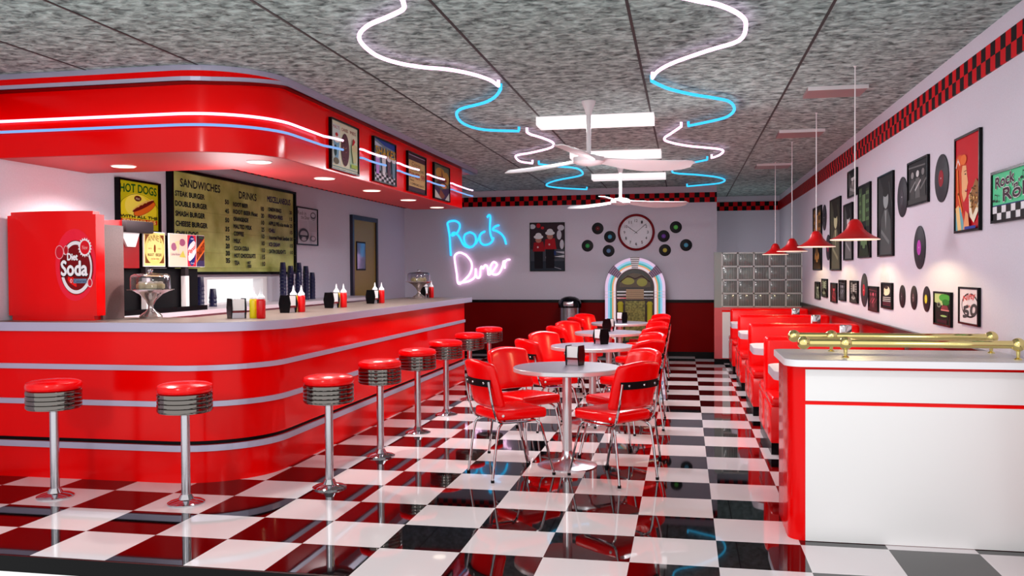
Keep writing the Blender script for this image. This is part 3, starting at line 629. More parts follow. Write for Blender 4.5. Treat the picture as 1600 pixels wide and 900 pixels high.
# ------------------------------------------------------------------ ceiling: neon waves, lit panels, fixtures, fans
NEON = [
 ('white pink', PINKN, [(.66, -.25), (.63, -.1), (.61, 0.0), (.57, 0.11), (.44, 0.23), (.28, 0.36), (.15, 0.55), (.09, 0.77), (.08, 1.06), (.15, 1.28), (.28, 1.44), (.43, 1.54), (.56, 1.71), (.65, 1.94), (.67, 2.16)], 'ceiling neon wave nearest the entrance, counter side'),
 ('blue', BLUEN, [(.66, 2.29), (.56, 2.56), (.41, 2.8), (.15, 3.03), (.03, 3.33), (-.02, 3.8), (.09, 4.18), (.42, 4.35)], 'ceiling neon curve after the first pink wave, counter side'),
 ('white pink', PINKN, [(.49, 4.42), (.5, 4.59), (.58, 4.86), (.64, 5.24), (.56, 5.61), (.28, 5.97), (.07, 6.15), (0, 6.36), (-.02, 6.79), (.1, 7.02)], 'S-shaped neon tube mid ceiling, counter side'),
 ('blue', BLUEN, [(.17, 7.11), (.37, 7.43), (.6, 7.71), (.62, 8.33), (.51, 8.72), (.11, 9.24), (-.13, 9.77), (-.17, 10.18), (.02, 10.56), (.4, 10.89)], 'S-shaped neon tube at the far ceiling end, counter side'),
 ('white pink', PINKN, [(1.86, -.2), (1.95, .08), (2.14, .28), (2.28, .41), (2.4, .63), (2.44, .85), (2.42, 1.18), (2.24, 1.39), (2.02, 1.67), (1.9, 1.91), (1.85, 2.14)], 'ceiling neon wave nearest the entrance, booth side'),
 ('blue', BLUEN, [(1.84, 2.25), (1.9, 2.42), (1.98, 2.6), (2.15, 2.84), (2.33, 3.03), (2.46, 3.22), (2.52, 3.58), (2.49, 3.91), (2.39, 4.12), (2.12, 4.42)], 'ceiling neon curve after the first pink wave, booth side'),
 ('white pink', PINKN, [(2.05, 4.44), (1.94, 4.88), (1.87, 5.17), (1.9, 5.45), (2.12, 5.84), (2.46, 6.17), (2.54, 6.41), (2.5, 6.79), (2.42, 7.01)], 'S-shaped neon tube mid ceiling on the booth side'),
 ('blue', BLUEN, [(2.37, 7.19), (2.19, 7.47), (2.02, 7.77), (1.92, 8.18), (1.94, 8.66), (2.28, 8.99), (2.58, 9.41), (2.71, 9.91), (2.63, 10.38), (2.34, 10.62), (2.12, 10.78)], 'S-shaped neon tube at the far ceiling end, booth side')]
for cn2, m, pts, lb in NEON:
    b = MB(); P = smooth([(x, y, 2.94) for x, y in pts], 4)
    P = [(P[0][0], P[0][1], ZC-.002), (P[0][0], P[0][1], 2.952)]+P+[(P[-1][0], P[-1][1], 2.952), (P[-1][0], P[-1][1], ZC-.002)]
    b.tube(P, .0135, m, 10)
    tag(b.build('neon_tube'), '%s %s' % (cn2, lb), 'neon tube', 'wavy neon tubes on the ceiling')
for y, lb in ((3.80, 'nearest the entrance, behind the front fan rod'), (6.30, 'in the middle of the ceiling'), (8.87, 'farthest from the entrance, above the back fan')):
    t = thing('ceiling_light', 'glowing white ceiling light panel '+lb, 'light', (.69, y, ZC), group='lit panels on the ceiling')
    b = MB(); b.box(0, 1.11, .0, .30, -.085, -.001, PANEL); b.build('diffuser', t)
    b = MB(); b.box(-.004, 1.114, -.004, .304, -.008, -.0005, WHITE); b.build('mounting_rim', t)
VB = mat('fixture_brown', (150, 118, 118), .5)
for y, d, lb in ((2.95, .36, 'nearest the entrance'), (5.18, .42, 'in the middle'), (8.16, .44, 'farthest from the entrance')):
    t = thing('ceiling_vent', 'flat brown ceiling vent above the booths, %s' % lb, 'vent', (3.07, y, ZC), group='vents over the booths')
    b = MB(); b.box(0, .455, .006, d, -.03, -.001, VB); b.build('panel', t)
    b = MB(); b.box(-.005, .46, 0, .006, -.033, -.001, WHITE); b.build('front_edge', t)

def make_fan():
    t = thing('ceiling_fan', '', 'fan')
    b = MB(); b.lathe([(.062, -.001), (.06, -.012), (.035, -.075), (.024, -.12)], n=24, mt=WHITE); b.build('canopy_cup', t)
    b = MB(); b.lathe([(.02, -.1), (.02, -.5)], n=16, mt=WHITE); b.build('downrod', t)
    b = MB(); b.lathe([(.02, -.455), (.10, -.47), (.135, -.49), (.137, -.53), (.11, -.55), (.04, -.562), (0, -.562)], n=32, mt=WHITE); b.build('motor', t)
    for k in range(3):
        an = R(24+120*k); vs = []; fs = []; n = 16
        for i in range(n+1):
            u = i/n; r = .10+.89*u
            w = (.045+.075*min(1, u*1.9))*(1 if u < .9 else 1-((u-.9)/.1)**2*.55)
            sweep = .10*math.sin(u*2.2)-.06*u; pitch = R(-22+10*u); zc = -.51-.02*math.sin(u*3)-.012*u
            for s2 in (-1, -.5, 0, .5, 1):
                for th in (0,):
                    vs.append((r, sweep+s2*w*math.cos(pitch), zc+s2*w*math.sin(pitch)+.012*(1-s2*s2)))
        for i in range(n):
            for q in range(4): fs.append((i*5+q, i*5+q+1, (i+1)*5+q+1, (i+1)*5+q))
        M = Matrix.Rotation(an, 3, 'Z'); top = [M @ Vector(v) for v in vs]; bot = [M @ Vector((v[0], v[1], v[2]-.008)) for v in vs]; N = len(vs)
        rim = [i*5 for i in range(n+1)]+[n*5+q for q in range(1, 5)]+[i*5+4 for i in range(n-1, -1, -1)]+[3, 2, 1]
        F = fs+[tuple(N+a for a in f[::-1]) for f in fs]+[(rim[i], rim[(i+1) % len(rim)], N+rim[(i+1) % len(rim)], N+rim[i]) for i in range(len(rim))]
        b = MB(); b.add(top+bot, F, WHITE, True); b.build('blade', t)
    return t
fan = make_fan(); fan.location = (1.262, 3.16, ZC); fan['label'] = 'white three-blade ceiling fan nearer the entrance'; fan['group'] = 'ceiling fans'
dup(fan, (1.20, 7.87, ZC), R(-3), 'white three-blade ceiling fan farther back, above the clock')

def make_pendant():
    t = thing('pendant_lamp', '', 'lamp')
    b = MB(); b.lathe([(.011, -.001), (.011, -.006), (.005, -.01)], n=16, mt=WHITE); b.build('ceiling_cup', t)
    b = MB(); b.lathe([(.0045, -.01), (.0045, -1.12)], n=8, mt=WHITE); b.build('rod', t)
    b = MB(); z = -1.265
    b.lathe([(.018, z+.15), (.036, z+.138), (.052, z+.11), (.062, z+.08), (.085, z+.055), (.13, z+.025), (.172, z+.004), (.172, z), (.165, z), (.125, z+.018), (.08, z+.045), (.056, z+.075), (.03, z+.125), (.01, z+.135)], n=36, mt=LAMPRED); b.build('shade', t)
    b = MB(); b.lathe([(.1725, z+.002), (.1725, z-.003), (.164, z-.003), (.164, z+.002)], n=36, mt=glow('shade_rim', (240, 220, 200), .8)); b.build('rim', t)
    b = MB(); b.ball((0, 0, z+.05), .026, BULB); b.build('bulb', t)
    return t
pen = make_pendant()
PY = [2.27, 4.20, 6.13, 8.06]
PL = ['nearest the entrance, the largest in view', 'second from the entrance', 'third from the entrance', 'farthest, in front of the glass blocks']
for i, y in enumerate(PY):
    o = pen if i == 0 else copy_tree(pen); o.location = (3.304, y, ZC); o['group'] = 'pendant lamps over the booth tables'
    o['label'] = 'red bell-shaped pendant lamp, '+PL[i]

# ------------------------------------------------------------------ stools
def make_stool():
    t = thing('bar_stool', '', 'stool')
    b = MB(); b.lathe([(.118, 0), (.118, .008), (.10, .018), (.05, .03), (.034, .06)], n=36, mt=CHROME); b.build('base', t)
    b = MB(); b.lathe([(.029, .02), (.029, .60)], n=24, mt=STEEL); b.build('post', t)
    b = MB(); b.lathe([(.07, .58), (.165, .60), (.165, .605)] + sum([[(.173, .608+.03*k), (.175, .618+.03*k), (.173, .632+.03*k), (.167, .636+.03*k)] for k in range(4)], [])+[(.16, .728)], n=44, mt=mat('band_chrome', (128, 122, 118), .1, 1)); b.build('ribbed_band', t)
    b = MB(); b.lathe([(.160, .725), (.172, .735), (.176, .755), (.168, .775), (.14, .786), (.08, .793), (0, .795)], n=44, mt=REDV); b.build('cushion', t)
    return t
st = make_stool()
SL = [(-2.09, .674, 'farthest from the rounded corner on the near face'), (-1.12, .676, 'on the near face just before the rounded corner'), (-.355, 1.225, 'first along the long side, just past the rounded corner'),
      (-.36, 2.29, 'second along the long side of the counter'), (-.37, 3.35, 'third along the long side of the counter'), (-.385, 4.40, 'fourth along the long side of the counter'),
      (-.40, 5.50, 'fifth along the long side, next to last'), (-.41, 6.60, 'last at the far end of the counter')]
for i, (x, y, lb) in enumerate(SL):
    o = st if i == 0 else copy_tree(st); o.location = (x, y, 0); o['group'] = 'stools along the counter'
    o['label'] = 'red chrome-banded bar stool, '+lb

# ------------------------------------------------------------------ cafe tables, chairs
def make_table():
    t = thing('cafe_table', '', 'table')
    b = MB(); b.lathe([(.23, 0), (.23, .008), (.20, .016), (.08, .038), (.045, .07), (.038, .12)], n=40, mt=STEEL); b.build('base', t)
    b = MB(); b.lathe([(.038, .09), (.036, .4), (.036, .73)], n=24, mt=mat('post_white_steel', (225, 222, 226), .25, .7)); b.build('column', t)
    b = MB(); b.lathe([(.38, .728), (.408, .730), (.415, .735), (.415, .760), (.411, .764)], n=64, mt=mat('edge_band', (222, 220, 224), .25, .5)); tp = b.build('tabletop', t)
    b = MB(); b.lathe([(.410, .7635), (.410, .7652)], n=64, mt=TABLETOP); b.build('laminate', tp)
    return t
tb = make_table(); TY = [2.2, 4.17, 6.17, 8.17]
TL = ['nearest the entrance', 'second from the entrance', 'third from the entrance', 'farthest, in front of the jukebox']
TX = [1.188, 1.183, 1.175, 1.165]
for i, y in enumerate(TY):
    o = tb if i == 0 else copy_tree(tb); o.location = (TX[i], y, 0); o['group'] = 'round tables down the middle'
    o['label'] = 'round grey-topped pedestal table, '+TL[i]

def make_chair():       # faces +y, origin on the floor under the seat
    t = thing('diner_chair', '', 'chair')
    b = MB(); b.rbox(-.20, .20, -.20, .21, .43, .505, .024, REDV, 3, fn=lambda c: (c.x*(1-.10*(c.y < -.05)*min(1, (-.05-c.y)/.15)), c.y, c.z+.010*(1-min(1, (c.x/.2)**2))*(1-min(1, (c.y/.21)**2))*(c.z > .47))); seat = b.build('seat', t)
    b = MB()
    for sx in (-1, 1):
        b.ball((sx*.192, -.155, .468), .010, WHITE, 10)
    b.build('stud', seat)
    def bend(c):
        k = (c.x/.215)**2; zt = (c.z-.70)/.17
        return (c.x*(1-.05*max(0, zt)), c.y+.055*k-.09*max(0, (c.z-.5))/.36, c.z-.03*k*max(0, zt)**1)
    b = MB(); b.rbox(-.21, .21, -.235, -.17, .525, .87, .028, REDV, 3, fn=bend); bk = b.build('backrest', t)
    b = MB(); pts = [(x, -.239+.055*(x/.215)**2-.057, .705) for x in [-.19+.38*i/10 for i in range(11)]]
    vs = [(x, y-.002, z-.026) for x, y, z in pts]+[(x, y-.002, z+.026) for x, y, z in pts]+[(x, y+.02, z-.026) for x, y, z in pts]+[(x, y+.02, z+.026) for x, y, z in pts]
    fs = [f for i in range(10) for f in ((i, i+1, 12+i, 11+i), (22+i, 33+i, 34+i, 23+i), (i, 22+i, 23+i, i+1), (11+i, 12+i, 34+i, 33+i))]
    b.add(vs, fs, MBLACK)
    b.build('back_strap', bk)
    b = MB()
    for x in (-.13, 0, .13): b.ball((x, -.299+.055*(x/.215)**2, .705), .010, CHROME, 10)
    b.build('strap_bolt', bk)
    for sx in (-1, 1):
        b = MB(); b.tube(smooth([(sx*.185, -.27, .72), (sx*.19, -.25, .6), (sx*.19, -.225, .50), (sx*.185, -.19, .43), (sx*.18, -.10, .415), (sx*.175, .12, .415)], 3), .0095, CHROME, 8); b.build('side_rail', t)
        b = MB(); b.tube(smooth([(sx*.15, -.12, .42), (sx*.178, -.17, .40), (sx*.186, -.20, .33), (sx*.195, -.245, .012)], 3), .0095, CHROME, 8).lathe([(.013, 0), (.013, .018)], (sx*.195, -.245, 0), 10, MBLACK); b.build('leg', t)
        b = MB(); b.tube(smooth([(sx*.14, .10, .42), (sx*.172, .15, .40), (sx*.18, .18, .33), (sx*.195, .265, .012)], 3), .0095, CHROME, 8).lathe([(.013, 0), (.013, .018)], (sx*.195, .265, 0), 10, MBLACK); b.build('leg', t)
    return t
ch = make_chair(); first = True
QL = [('near', 'counter', -1, -1), ('near', 'booth', 1, -1), ('far', 'counter', -1, 1), ('far', 'booth', 1, 1)]
ORD = ['first', 'second', 'third', 'last']
for i, y in enumerate(TY):
    for nf, side, sx, sy in QL:
        o = ch if first else copy_tree(ch); first = False
        cx, cy = TX[i]+sx*.385, y+sy*.345
        o.location = (cx, cy, 0); o.rotation_euler = (0, 0, math.atan2(y-cy, TX[i]-cx)-math.pi/2+R(-2*sx*sy)); o['group'] = 'red chairs round the middle tables'
        o['label'] = 'red chair at the %s side, %s half of the %s round table' % (side, {'near': 'entrance-facing', 'far': 'jukebox-facing'}[nf], ORD[i])

def make_napkin(name='napkin_dispenser'):
    t = thing(name, '', 'napkin dispenser')
    prof = [(-.045, 0), (.045, 0), (.06, .08), (.045, .155), (-.045, .155), (-.06, .08)]
    for sx in (-1, 1):
        b = MB(); b.prism(prof, sx*.055-.004, sx*.055+.004, BLACK, axes='YZ'); b.build('side_plate', t)
    b = MB(); b.box(-.051, .051, -.04, .04, .002, .15, STEEL); b.build('holder', t)
    for a0, a1, c0, c1 in ((-.046, -.04, -.049, -.046), (.04, .046, .046, .049)):
        b = MB(); b.box(-.047, .047, a0, a1, .06, .148, WHITEP); b.build('napkins', t)
        b = MB(); b.box(-.051, .051, c0, c1, .045, .062, mat('band_dark_red', (110, 10, 16), .3)); b.build('band', t)
    return t
nd = make_napkin()
NP = [(1.235, 2.33, .7653, R(-20), 'on the round table nearest the entrance'), (1.25, 4.36, .7653, R(-48), 'on the second round table from the entrance'), (1.165, 6.26, .7653, R(72), 'on the third round table from the entrance'), (1.20, 8.05, .7653, R(-40), 'on the round table in front of the jukebox'),
      (-1.33, 1.75, ZT, R(48), 'beside the counter ketchup bottle nearest the cooler'), (-1.35, 2.70, ZT, R(82), 'on the counter with the second pair of sauce bottles'), (-1.37, 3.72, ZT, R(84), 'on the counter with the third pair of sauce bottles'), (-1.38, 4.92, ZT, R(84), 'on the counter with the fourth pair of sauce bottles'), (-1.42, 7.02, ZT, R(84), 'on the counter with the last pair of sauce bottles')]
for i, (x, y, z, a_, lb) in enumerate(NP):
    o = nd if i == 0 else copy_tree(nd); o.location = (x, y, z); o.rotation_euler = (0, 0, a_); o['group'] = 'napkin dispensers'
    o['label'] = 'black and white napkin dispenser '+lb

def make_bottle(name, m):
    t = thing(name, '', 'bottle')
    b = MB(); b.lathe([(.03, 0), (.034, .006), (.034, .135), (.031, .148), (.026, .152)], n=24, mt=m); b.build('body', t)
    b = MB(); b.lathe([(.031, .15), (.031, .165), (.022, .175), (.011, .19), (.007, .215), (.003, .238), (0, .239)], n=20, mt=NOZ); b.build('nozzle', t)
    return t
kb, mb_ = make_bottle('ketchup_bottle', KET), make_bottle('mustard_bottle', MUS)
BP = [((-1.125, 1.75), (-1.205, 1.79)), ((-1.285, 2.83), (-1.37, 2.85)), ((-1.30, 3.86), (-1.385, 3.88)), ((-1.33, 5.08), (-1.41, 5.08)), ((-1.36, 7.20), (-1.44, 7.20))]
OB = ['first pair, nearest the rounded corner', 'second pair along the counter', 'third pair along the counter', 'fourth pair, in front of the mustard door', 'last pair at the far end']
for i, (k_, m_) in enumerate(BP):
    o = kb if i == 0 else copy_tree(kb); o.location = (*k_, ZT); o['label'] = 'red ketchup squeeze bottle with white nozzle, '+OB[i]; o['group'] = 'ketchup bottles on the counter'
    o = mb_ if i == 0 else copy_tree(mb_); o.location = (*m_, ZT); o['label'] = 'yellow mustard squeeze bottle with white nozzle, '+OB[i]; o['group'] = 'mustard bottles on the counter'

def make_stand():
    t = thing('cake_stand', '', 'cake stand')
    b = MB(); b.lathe([(.085, 0), (.088, .015), (.07, .035), (.04, .055), (.022, .075), (.02, .10), (.04, .14), (.09, .19), (.14, .212), (.175, .222), (.176, .228), (0, .228)], n=36, mt=mat('stand_glass_metal', (190, 180, 178), .12, .85)); b.build('pedestal', t)
    b = MB(); b.lathe([(.15, .2285), (.15, .32), (.142, .336), (.12, .348), (.03, .354), (.012, .358), (.012, .366), (.022, .372), (.02, .384), (0, .386),
                       (0, .350), (.03, .350), (.118, .344), (.138, .333), (.146, .318), (.146, .2285)], n=36, mt=GLASS); b.build('dome', t)
    return t
cs = make_stand(); cs.location = (-2.04, 2.05-.3, ZT)
cs.location = (-2.06, 1.74, ZT); cs['label'] = 'footed glass-domed cake stand in front of the soda fountain'; cs['group'] = 'cake stands on the counter'
c2 = dup(cs, (-1.40, 6.75, ZT), 0, 'footed glass-domed cake stand at the far end of the counter')
def pastry(c, i, a_, lb):
    b = MB(); b.rbox(-.042, .042, -.028, .028, 0, .045, .014, CREAM, 3).ball((0, 0, .05), .022, mat('icing', (226, 214, 190), .5), 10, (1, 1, .6))
    o = b.build('pastry'); o.location = (c[0]+.075*math.cos(a_), c[1]+.075*math.sin(a_), ZT+.2282); o.rotation_euler = (0, 0, a_+1.57)
    return tag(o, lb, 'pastry', 'pastries under glass domes')
for nm, c in (('the cake stand by the soda fountain', (-2.06, 1.74)), ('the far cake stand', (-1.40, 6.75))):
    for i in range(5): pastry(c, i, i*2*math.pi/5+.3, 'cream pastry under the glass dome of '+nm)

# ------------------------------------------------------------------ red drinks cooler
t = thing('drinks_cooler', 'red countertop drinks cooler with a round Diet Soda logo', 'cooler', (-3.02, 1.36, ZT))
CW = .76
bow = lambda x: -.07*(1-((x-CW/2)/(CW/2))**2)
N = 16
front = [(CW*i/N, bow(CW*i/N)) for i in range(N+1)]
b = MB(); b.prism(front+[(CW, .10), (0, .10)], .035, .80, RED, smooth=True)
b.prism([(p[0]*.93+.027, p[1]+.004) for p in front]+[(CW-.04, .10), (.04, .10)], .0, .035, RED, smooth=True).prism([(p[0]*.93+.027, p[1]+.004) for p in front]+[(CW-.04, .10), (.04, .10)], .80, .825, RED, smooth=True); b.build('door', t)
b = MB(); b.box(.02, CW-.02, .10, .36, .0, .73, SPECK); b.build('cabinet', t)
# logo wraps the bowed door
a = Art(0)
LC = (.585, .40); W_ = .155; H_ = .205
a.ell(LC[0]-.01, LC[1]+.02, W_*1.22, H_*1.32, (236, 30, 56)).ell(LC[0], LC[1], W_, H_, (120, 0, 10))
a.arc(*LC, W_*.84, H_*.9, 35, 145, .026, (236, 226, 230)).arc(*LC, W_*.88, H_*.9, 205, 330, .026, (236, 226, 230)).arc(*LC, W_*.88, H_*.9, -25, 28, .016, (236, 226, 230))
a.ell(LC[0]-.155, LC[1]+.115, .042, .052, (236, 150, 160)).ell(LC[0]-.155, LC[1]+.115, .036, .046, (206, 20, 40)).ell(LC[0]-.09, LC[1]+.13, .024, .035, (236, 150, 160)).ell(LC[0]-.09, LC[1]+.13, .018, .029, (180, 10, 26)).ell(LC[0]+.125, LC[1]-.115, .022, .034, (236, 190, 196)).ell(LC[0]+.125, LC[1]-.115, .016, .027, (206, 20, 40))
a.poly([(LC[0]+.085+(.062 if k % 2 else .05)*math.cos(R(10*k)), LC[1]+.15+(.075 if k % 2 else .06)*math.sin(R(10*k))) for k in range(36)], (240, 226, 230)); a.ell(LC[0]+.085, LC[1]+.15, .042, .052, (214, 10, 30)); a.text('New', LC[0]+.062, LC[0]+.11, LC[1]+.135, LC[1]+.165, (240, 160, 160))
a.text('Diet', LC[0]-.075, LC[0]+.02, LC[1]+.055, LC[1]+.105, (238, 232, 236), bold=.003); a.text('Soda', LC[0]-.135, LC[0]+.105, LC[1]-.065, LC[1]+.045, (40, 4, 10), bold=.009); a.text('Soda', LC[0]-.135, LC[0]+.105, LC[1]-.06, LC[1]+.05, (240, 234, 238), bold=.005)
a.rect(LC[0]-.02, LC[0]+.10, LC[1]-.118, LC[1]-.085, (110, 130, 160)); a.text('0', LC[0]-.05, LC[0]-.03, LC[1]-.115, LC[1]-.085, (240, 200, 206)); a.text('Calories', LC[0]-.015, LC[0]+.095, LC[1]-.113, LC[1]-.09, (30, 40, 80))
a.b.v = [(.622+(x-.585)*.78, y, z) for x, y, z in a.b.v]
a.b.v = [(x, bow(min(max(x, 0), CW))-.002-z, y) for x, y, z in a.b.v]
a.build('logo', t)

# ------------------------------------------------------------------ soda fountain
t = thing('soda_fountain', 'soda fountain with root beer and cola flavour signs above black bays', 'soda fountain', (-2.52, 1.86, ZB))
MR = mat('machine_red', (140, 4, 10), .3); GRY = mat('machine_grey', (48, 40, 44), .6, spec=.2)
b = MB(); b.box(-.48, .03, .05, 1.46, 0, .045, BLACK); b.build('drip_tray', t)
b = MB(); b.box(-.48, -.06, .2, 1.44, .045, .40, MBLACK); b.build('dark_bays', t)
b = MB(); b.box(-.48, .0, .02, .42, .40, .76, MR).box(-.48, -.01, .02, .20, .045, .40, MR); b.build('red_housing', t)
b = MB(); b.box(-.48, -.02, .44, 1.42, .41, .70, MBLACK); b.build('sign_box', t)
b = MB(); b.prism([(.14, .70), (.40, .70), (.34, .58), (.23, .58)], .001, .02, WHITE, axes='YZ'); b.build('ice_chute', t)
b = MB(); b.rbox(-.2, .06, .16, .55, .70, .80, .012, GRY, 2); b.build('hopper_lid', t)
b = MB(); b.prism([(-.15, .775), (.16, .80), (.16, .70), (-.12, .735)], -.1, .02, MR, axes='YZ'); b.build('hood_wing', t)
for y in (.50, 1.12):
    b = MB(); b.box(-.04, .01, y, y+.055, .045, .33, WHITE).box(-.04, .005, y, y+.055, .33, .41, GRY); b.build('nozzle_post', t)
b = MB(); b.box(-.06, -.05, .66, .67, .045, .40, mat('bay_seam', (120, 100, 96), .5)); b.build('bay_divider', t)
def sgn(y0, w, fn, nm):
    b = MB(); b.box(.0, .012, y0, y0+w, .415, .72, WHITEP); pl = b.build('flavour_sign', t)
    if nm: pl['label'] = nm
    a = Art(0); fn(a, w, .305); a.b.v = [(.0125+z, y0+x, .415+y) for x, y, z in a.b.v]; a.build('sign_print', pl)
def s_root(a, w, h):
    a.rect(.006, w-.006, .006, h-.006, (226, 200, 130)); a.rect(.02, w-.02, .03, h-.025, (110, 60, 26)); a.ell(w/2, h/2+.005, w*.45, h*.46, (220, 196, 112)).ell(w/2, h/2, w*.36, h*.33, (226, 206, 130))
    a.text("ANNE'S", w*.18, w*.82, h*.68, h*.86, (120, 100, 50), arch=.02); a.ell(w/2, h*.52, .014, .036, (120, 50, 10)); a.text('SINCE', w*.2, w*.36, h*.5, h*.54, (140, 110, 60)).text('1922', w*.64, w*.8, h*.5, h*.54, (140, 110, 60))
    a.text('ROOT', w*.18, w*.46, h*.3, h*.38, (90, 70, 30)).text('BEER', w*.54, w*.82, h*.3, h*.38, (90, 70, 30)).text('EXTRA FINE', w*.32, w*.68, h*.2, h*.25, (140, 110, 60))
def s_cherry(a, w, h):
    a.rect(.004, w-.004, .004, h-.004, (226, 196, 176)); a.ell(w*.72, h*.74, w*.17, h*.11, (150, 80, 110)).ell(w*.25, h*.6, w*.15, h*.12, (150, 90, 120)); a.poly([(w*.3, h*.75), (w*.5, h*.4), (w*.58, h*.8)], (206, 196, 150)); a.poly([(w*.55, h*.3), (w*.75, h*.5), (w*.9, h*.28)], (190, 180, 80))
    a.text('Lime Rickey', w*.1, w*.6, h*.32, h*.42, (80, 70, 110))
def s_pepsi(a, w, h):
    a.rect(.003, w-.003, .004, h-.004, (206, 40, 60)); a.ell(w*.5, h*.5, w*.44, h*.47, (30, 40, 110)); a.poly([(w*.06, h*.55), (w*.3, h*.7), (w*.7, h*.82), (w*.9, h*.78), (w*.96, h*.45), (w*.72, h*.3), (w*.3, h*.18), (w*.1, h*.2)], (236, 226, 230))
    a.text('Pepsi', w*.1, w*.86, h*.3, h*.5, (210, 40, 40), skew=.07, bold=.002); a.ell(w*.55, h*.87, w*.2, h*.02, (180, 180, 210)).text('Cola', w*.35, w*.75, h*.09, h*.14, (220, 220, 240))
def s_dads(a, w, h):
    a.rect(.003, w-.003, .004, h-.004, (60, 30, 40)); a.rect(.003, w-.003, .004, h*.2, (60, 50, 90)); a.poly([(0, h*.12), (w, h*.5), (w, h*.92), (0, h*.55)], (226, 110, 40)); a.poly([(0, h*.2), (w, h*.55), (w, h*.82), (0, h*.48)], (190, 70, 20)); a.text("DAD'S", w*.06, w*.94, h*.22, h*.45, (90, 30, 10), skew=.105, bold=.002)
    a.rect(w*.3, w*.8, h*.9, h*.95, (40, 80, 60))
sgn(.465, .32, s_root, 'cream and brown root beer sign'); sgn(.85, .295, s_cherry, 'pale pink flavour sign'); sgn(1.145, .155, s_pepsi, 'red, white and blue cola sign'); sgn(1.302, .145, s_dads, 'dark sign with a slanting orange band')

# ------------------------------------------------------------------ cup stacks on the back counter
b = MB(); b.lathe([(.030, .105), (.031, .103), (.040, .012), (.042, .010), (.042, 0), (.036, 0), (.027, .098), (0, .1)], n=18, mt=NAVY); cup = b.build('plastic_cup'); first = True
STK = [(-2.85, 5.72, 10, 'tall stack nearest the hatch'), (-2.85, 5.94, 9, 'second tall stack from the hatch'), (-2.85, 6.18, 10, 'third tall stack from the hatch'),
       (-2.74, 5.93, 7, 'short stack in front of the tall ones'), (-2.85, 6.40, 9, 'fourth tall stack from the hatch'), (-2.85, 6.60, 7, 'last stack, nearest the door'),
       (-2.85, 3.64, 4, 'stack against the soda fountain'), (-2.85, 3.80, 6, 'taller stack between fountain and hatch'), (-2.85, 4.05, 3, 'short stack before the bright hatch')]
for x, y, n, lb in STK:
    for k in range(n):
        o = cup if first else cup.copy()
        if not first: col.objects.link(o)
        first = False; o.location = (x, y, ZB+k*.0425); tag(o, 'navy plastic cup in the '+lb, 'cup', 'navy cups in the '+lb)

# ------------------------------------------------------------------ booths along the right wall
def bench_half(sgn_, t):
    """one seat and back, back plane at y=0, seat towards sgn_*y"""
    s = sgn_
    b = MB(); b.rbox(.0, 1.13, min(0, s*.57), max(0, s*.57), .10, .40, .015, REDV, 2); b.build('seat_base', t)
    b = MB(); b.rbox(.0, 1.13, min(s*.09, s*.59), max(s*.09, s*.59), .40, .48, .03, REDV, 3); b.build('seat_cushion', t)
    def lean(c): return (c.x, c.y+s*-.035*(c.z-.45)/.45, c.z)
    b = MB(); b.rbox(.0, 1.13, min(s*.005, s*.105), max(s*.005, s*.105), .40, .925, .035, REDV, 3); b.build('backrest', t)
    b = MB(); b.box(.01, 1.13, min(.0, s*.53), max(0, s*.53), 0, .10, BLACK); b.build('plinth', t)
def make_booth(double=True, s=1):
    t = thing('booth_bench', '', 'bench')
    bench_half(s, t)
    if double: bench_half(-s, t)
    return t
bo = make_booth(); BY = [3.40, 5.35, 7.32, 9.27]
BLb = ['nearest the white-fronted station', 'second from the entrance', 'third from the entrance', 'farthest, before the glass block partition']
for i, y in enumerate(BY):
    o = bo if i == 0 else copy_tree(bo); o.location = (2.76, y, 0); o['group'] = 'double booth benches'
    o['label'] = 'red vinyl back-to-back booth bench, '+BLb[i]
o = make_booth(False, 1); o.location = (2.76, 1.35, 0); o['label'] = 'single red booth bench right behind the white-fronted station'

def make_btable():
    t = thing('booth_table', '', 'table')
    pts = [(1.13, -.34)]+[(.13+.13*math.cos(R(270-9*k)), -.21+.13*math.sin(R(270-9*k))) for k in range(11)]+[(.13+.13*math.cos(R(180-9*k)), .21+.13*math.sin(R(180-9*k))) for k in range(11)]+[(1.13, .34)]
    b = MB(); b.prism(pts, .70, .762, mat('booth_edge', (206, 204, 216), .3, .3), smooth=True); tp = b.build('tabletop', t)
    b = MB(); b.prism([(x*.99+.006, y*.98) for x, y in pts], .762, .764, WHITE); b.build('laminate', tp)
    b = MB(); b.lathe([(.2, 0), (.2, .01), (.05, .03), (.035, .05), (.035, .70)], (.6, 0, 0), 24, STEEL); b.build('pedestal', t)
    return t
bt = make_btable(); BTY = [2.38, 4.375, 6.335, 8.30]
for i, y in enumerate(BTY):
    o = bt if i == 0 else copy_tree(bt); o.location = (2.72, y, 0); o['group'] = 'booth tables'
    o['label'] = 'pale booth table with rounded end, under the %s pendant lamp' % ['nearest', 'second', 'third', 'farthest'][i]
def make_chromenap():
    t = thing('condiment_holder', '', 'condiment holder')
    b = MB(); b.rbox(-.05, .05, -.04, .04, 0, .20, .008, CHROME, 2); b.build('body', t)
    b = MB(); b.box(-.052, -.045, -.035, .035, .05, .19, WHITEP); b.build('white_face', t)
    return t
cnp = make_chromenap()
for i, (x, y) in enumerate(((3.62, 4.50), (3.62, 6.50), (3.62, 8.45))):
    o = cnp if i == 0 else copy_tree(cnp); o.location = (x, y, .764); o['group'] = 'chrome holders on the booth tables'
    o['label'] = 'small chrome condiment holder by the wall on the %s booth table' % ['second', 'third', 'farthest'][i]

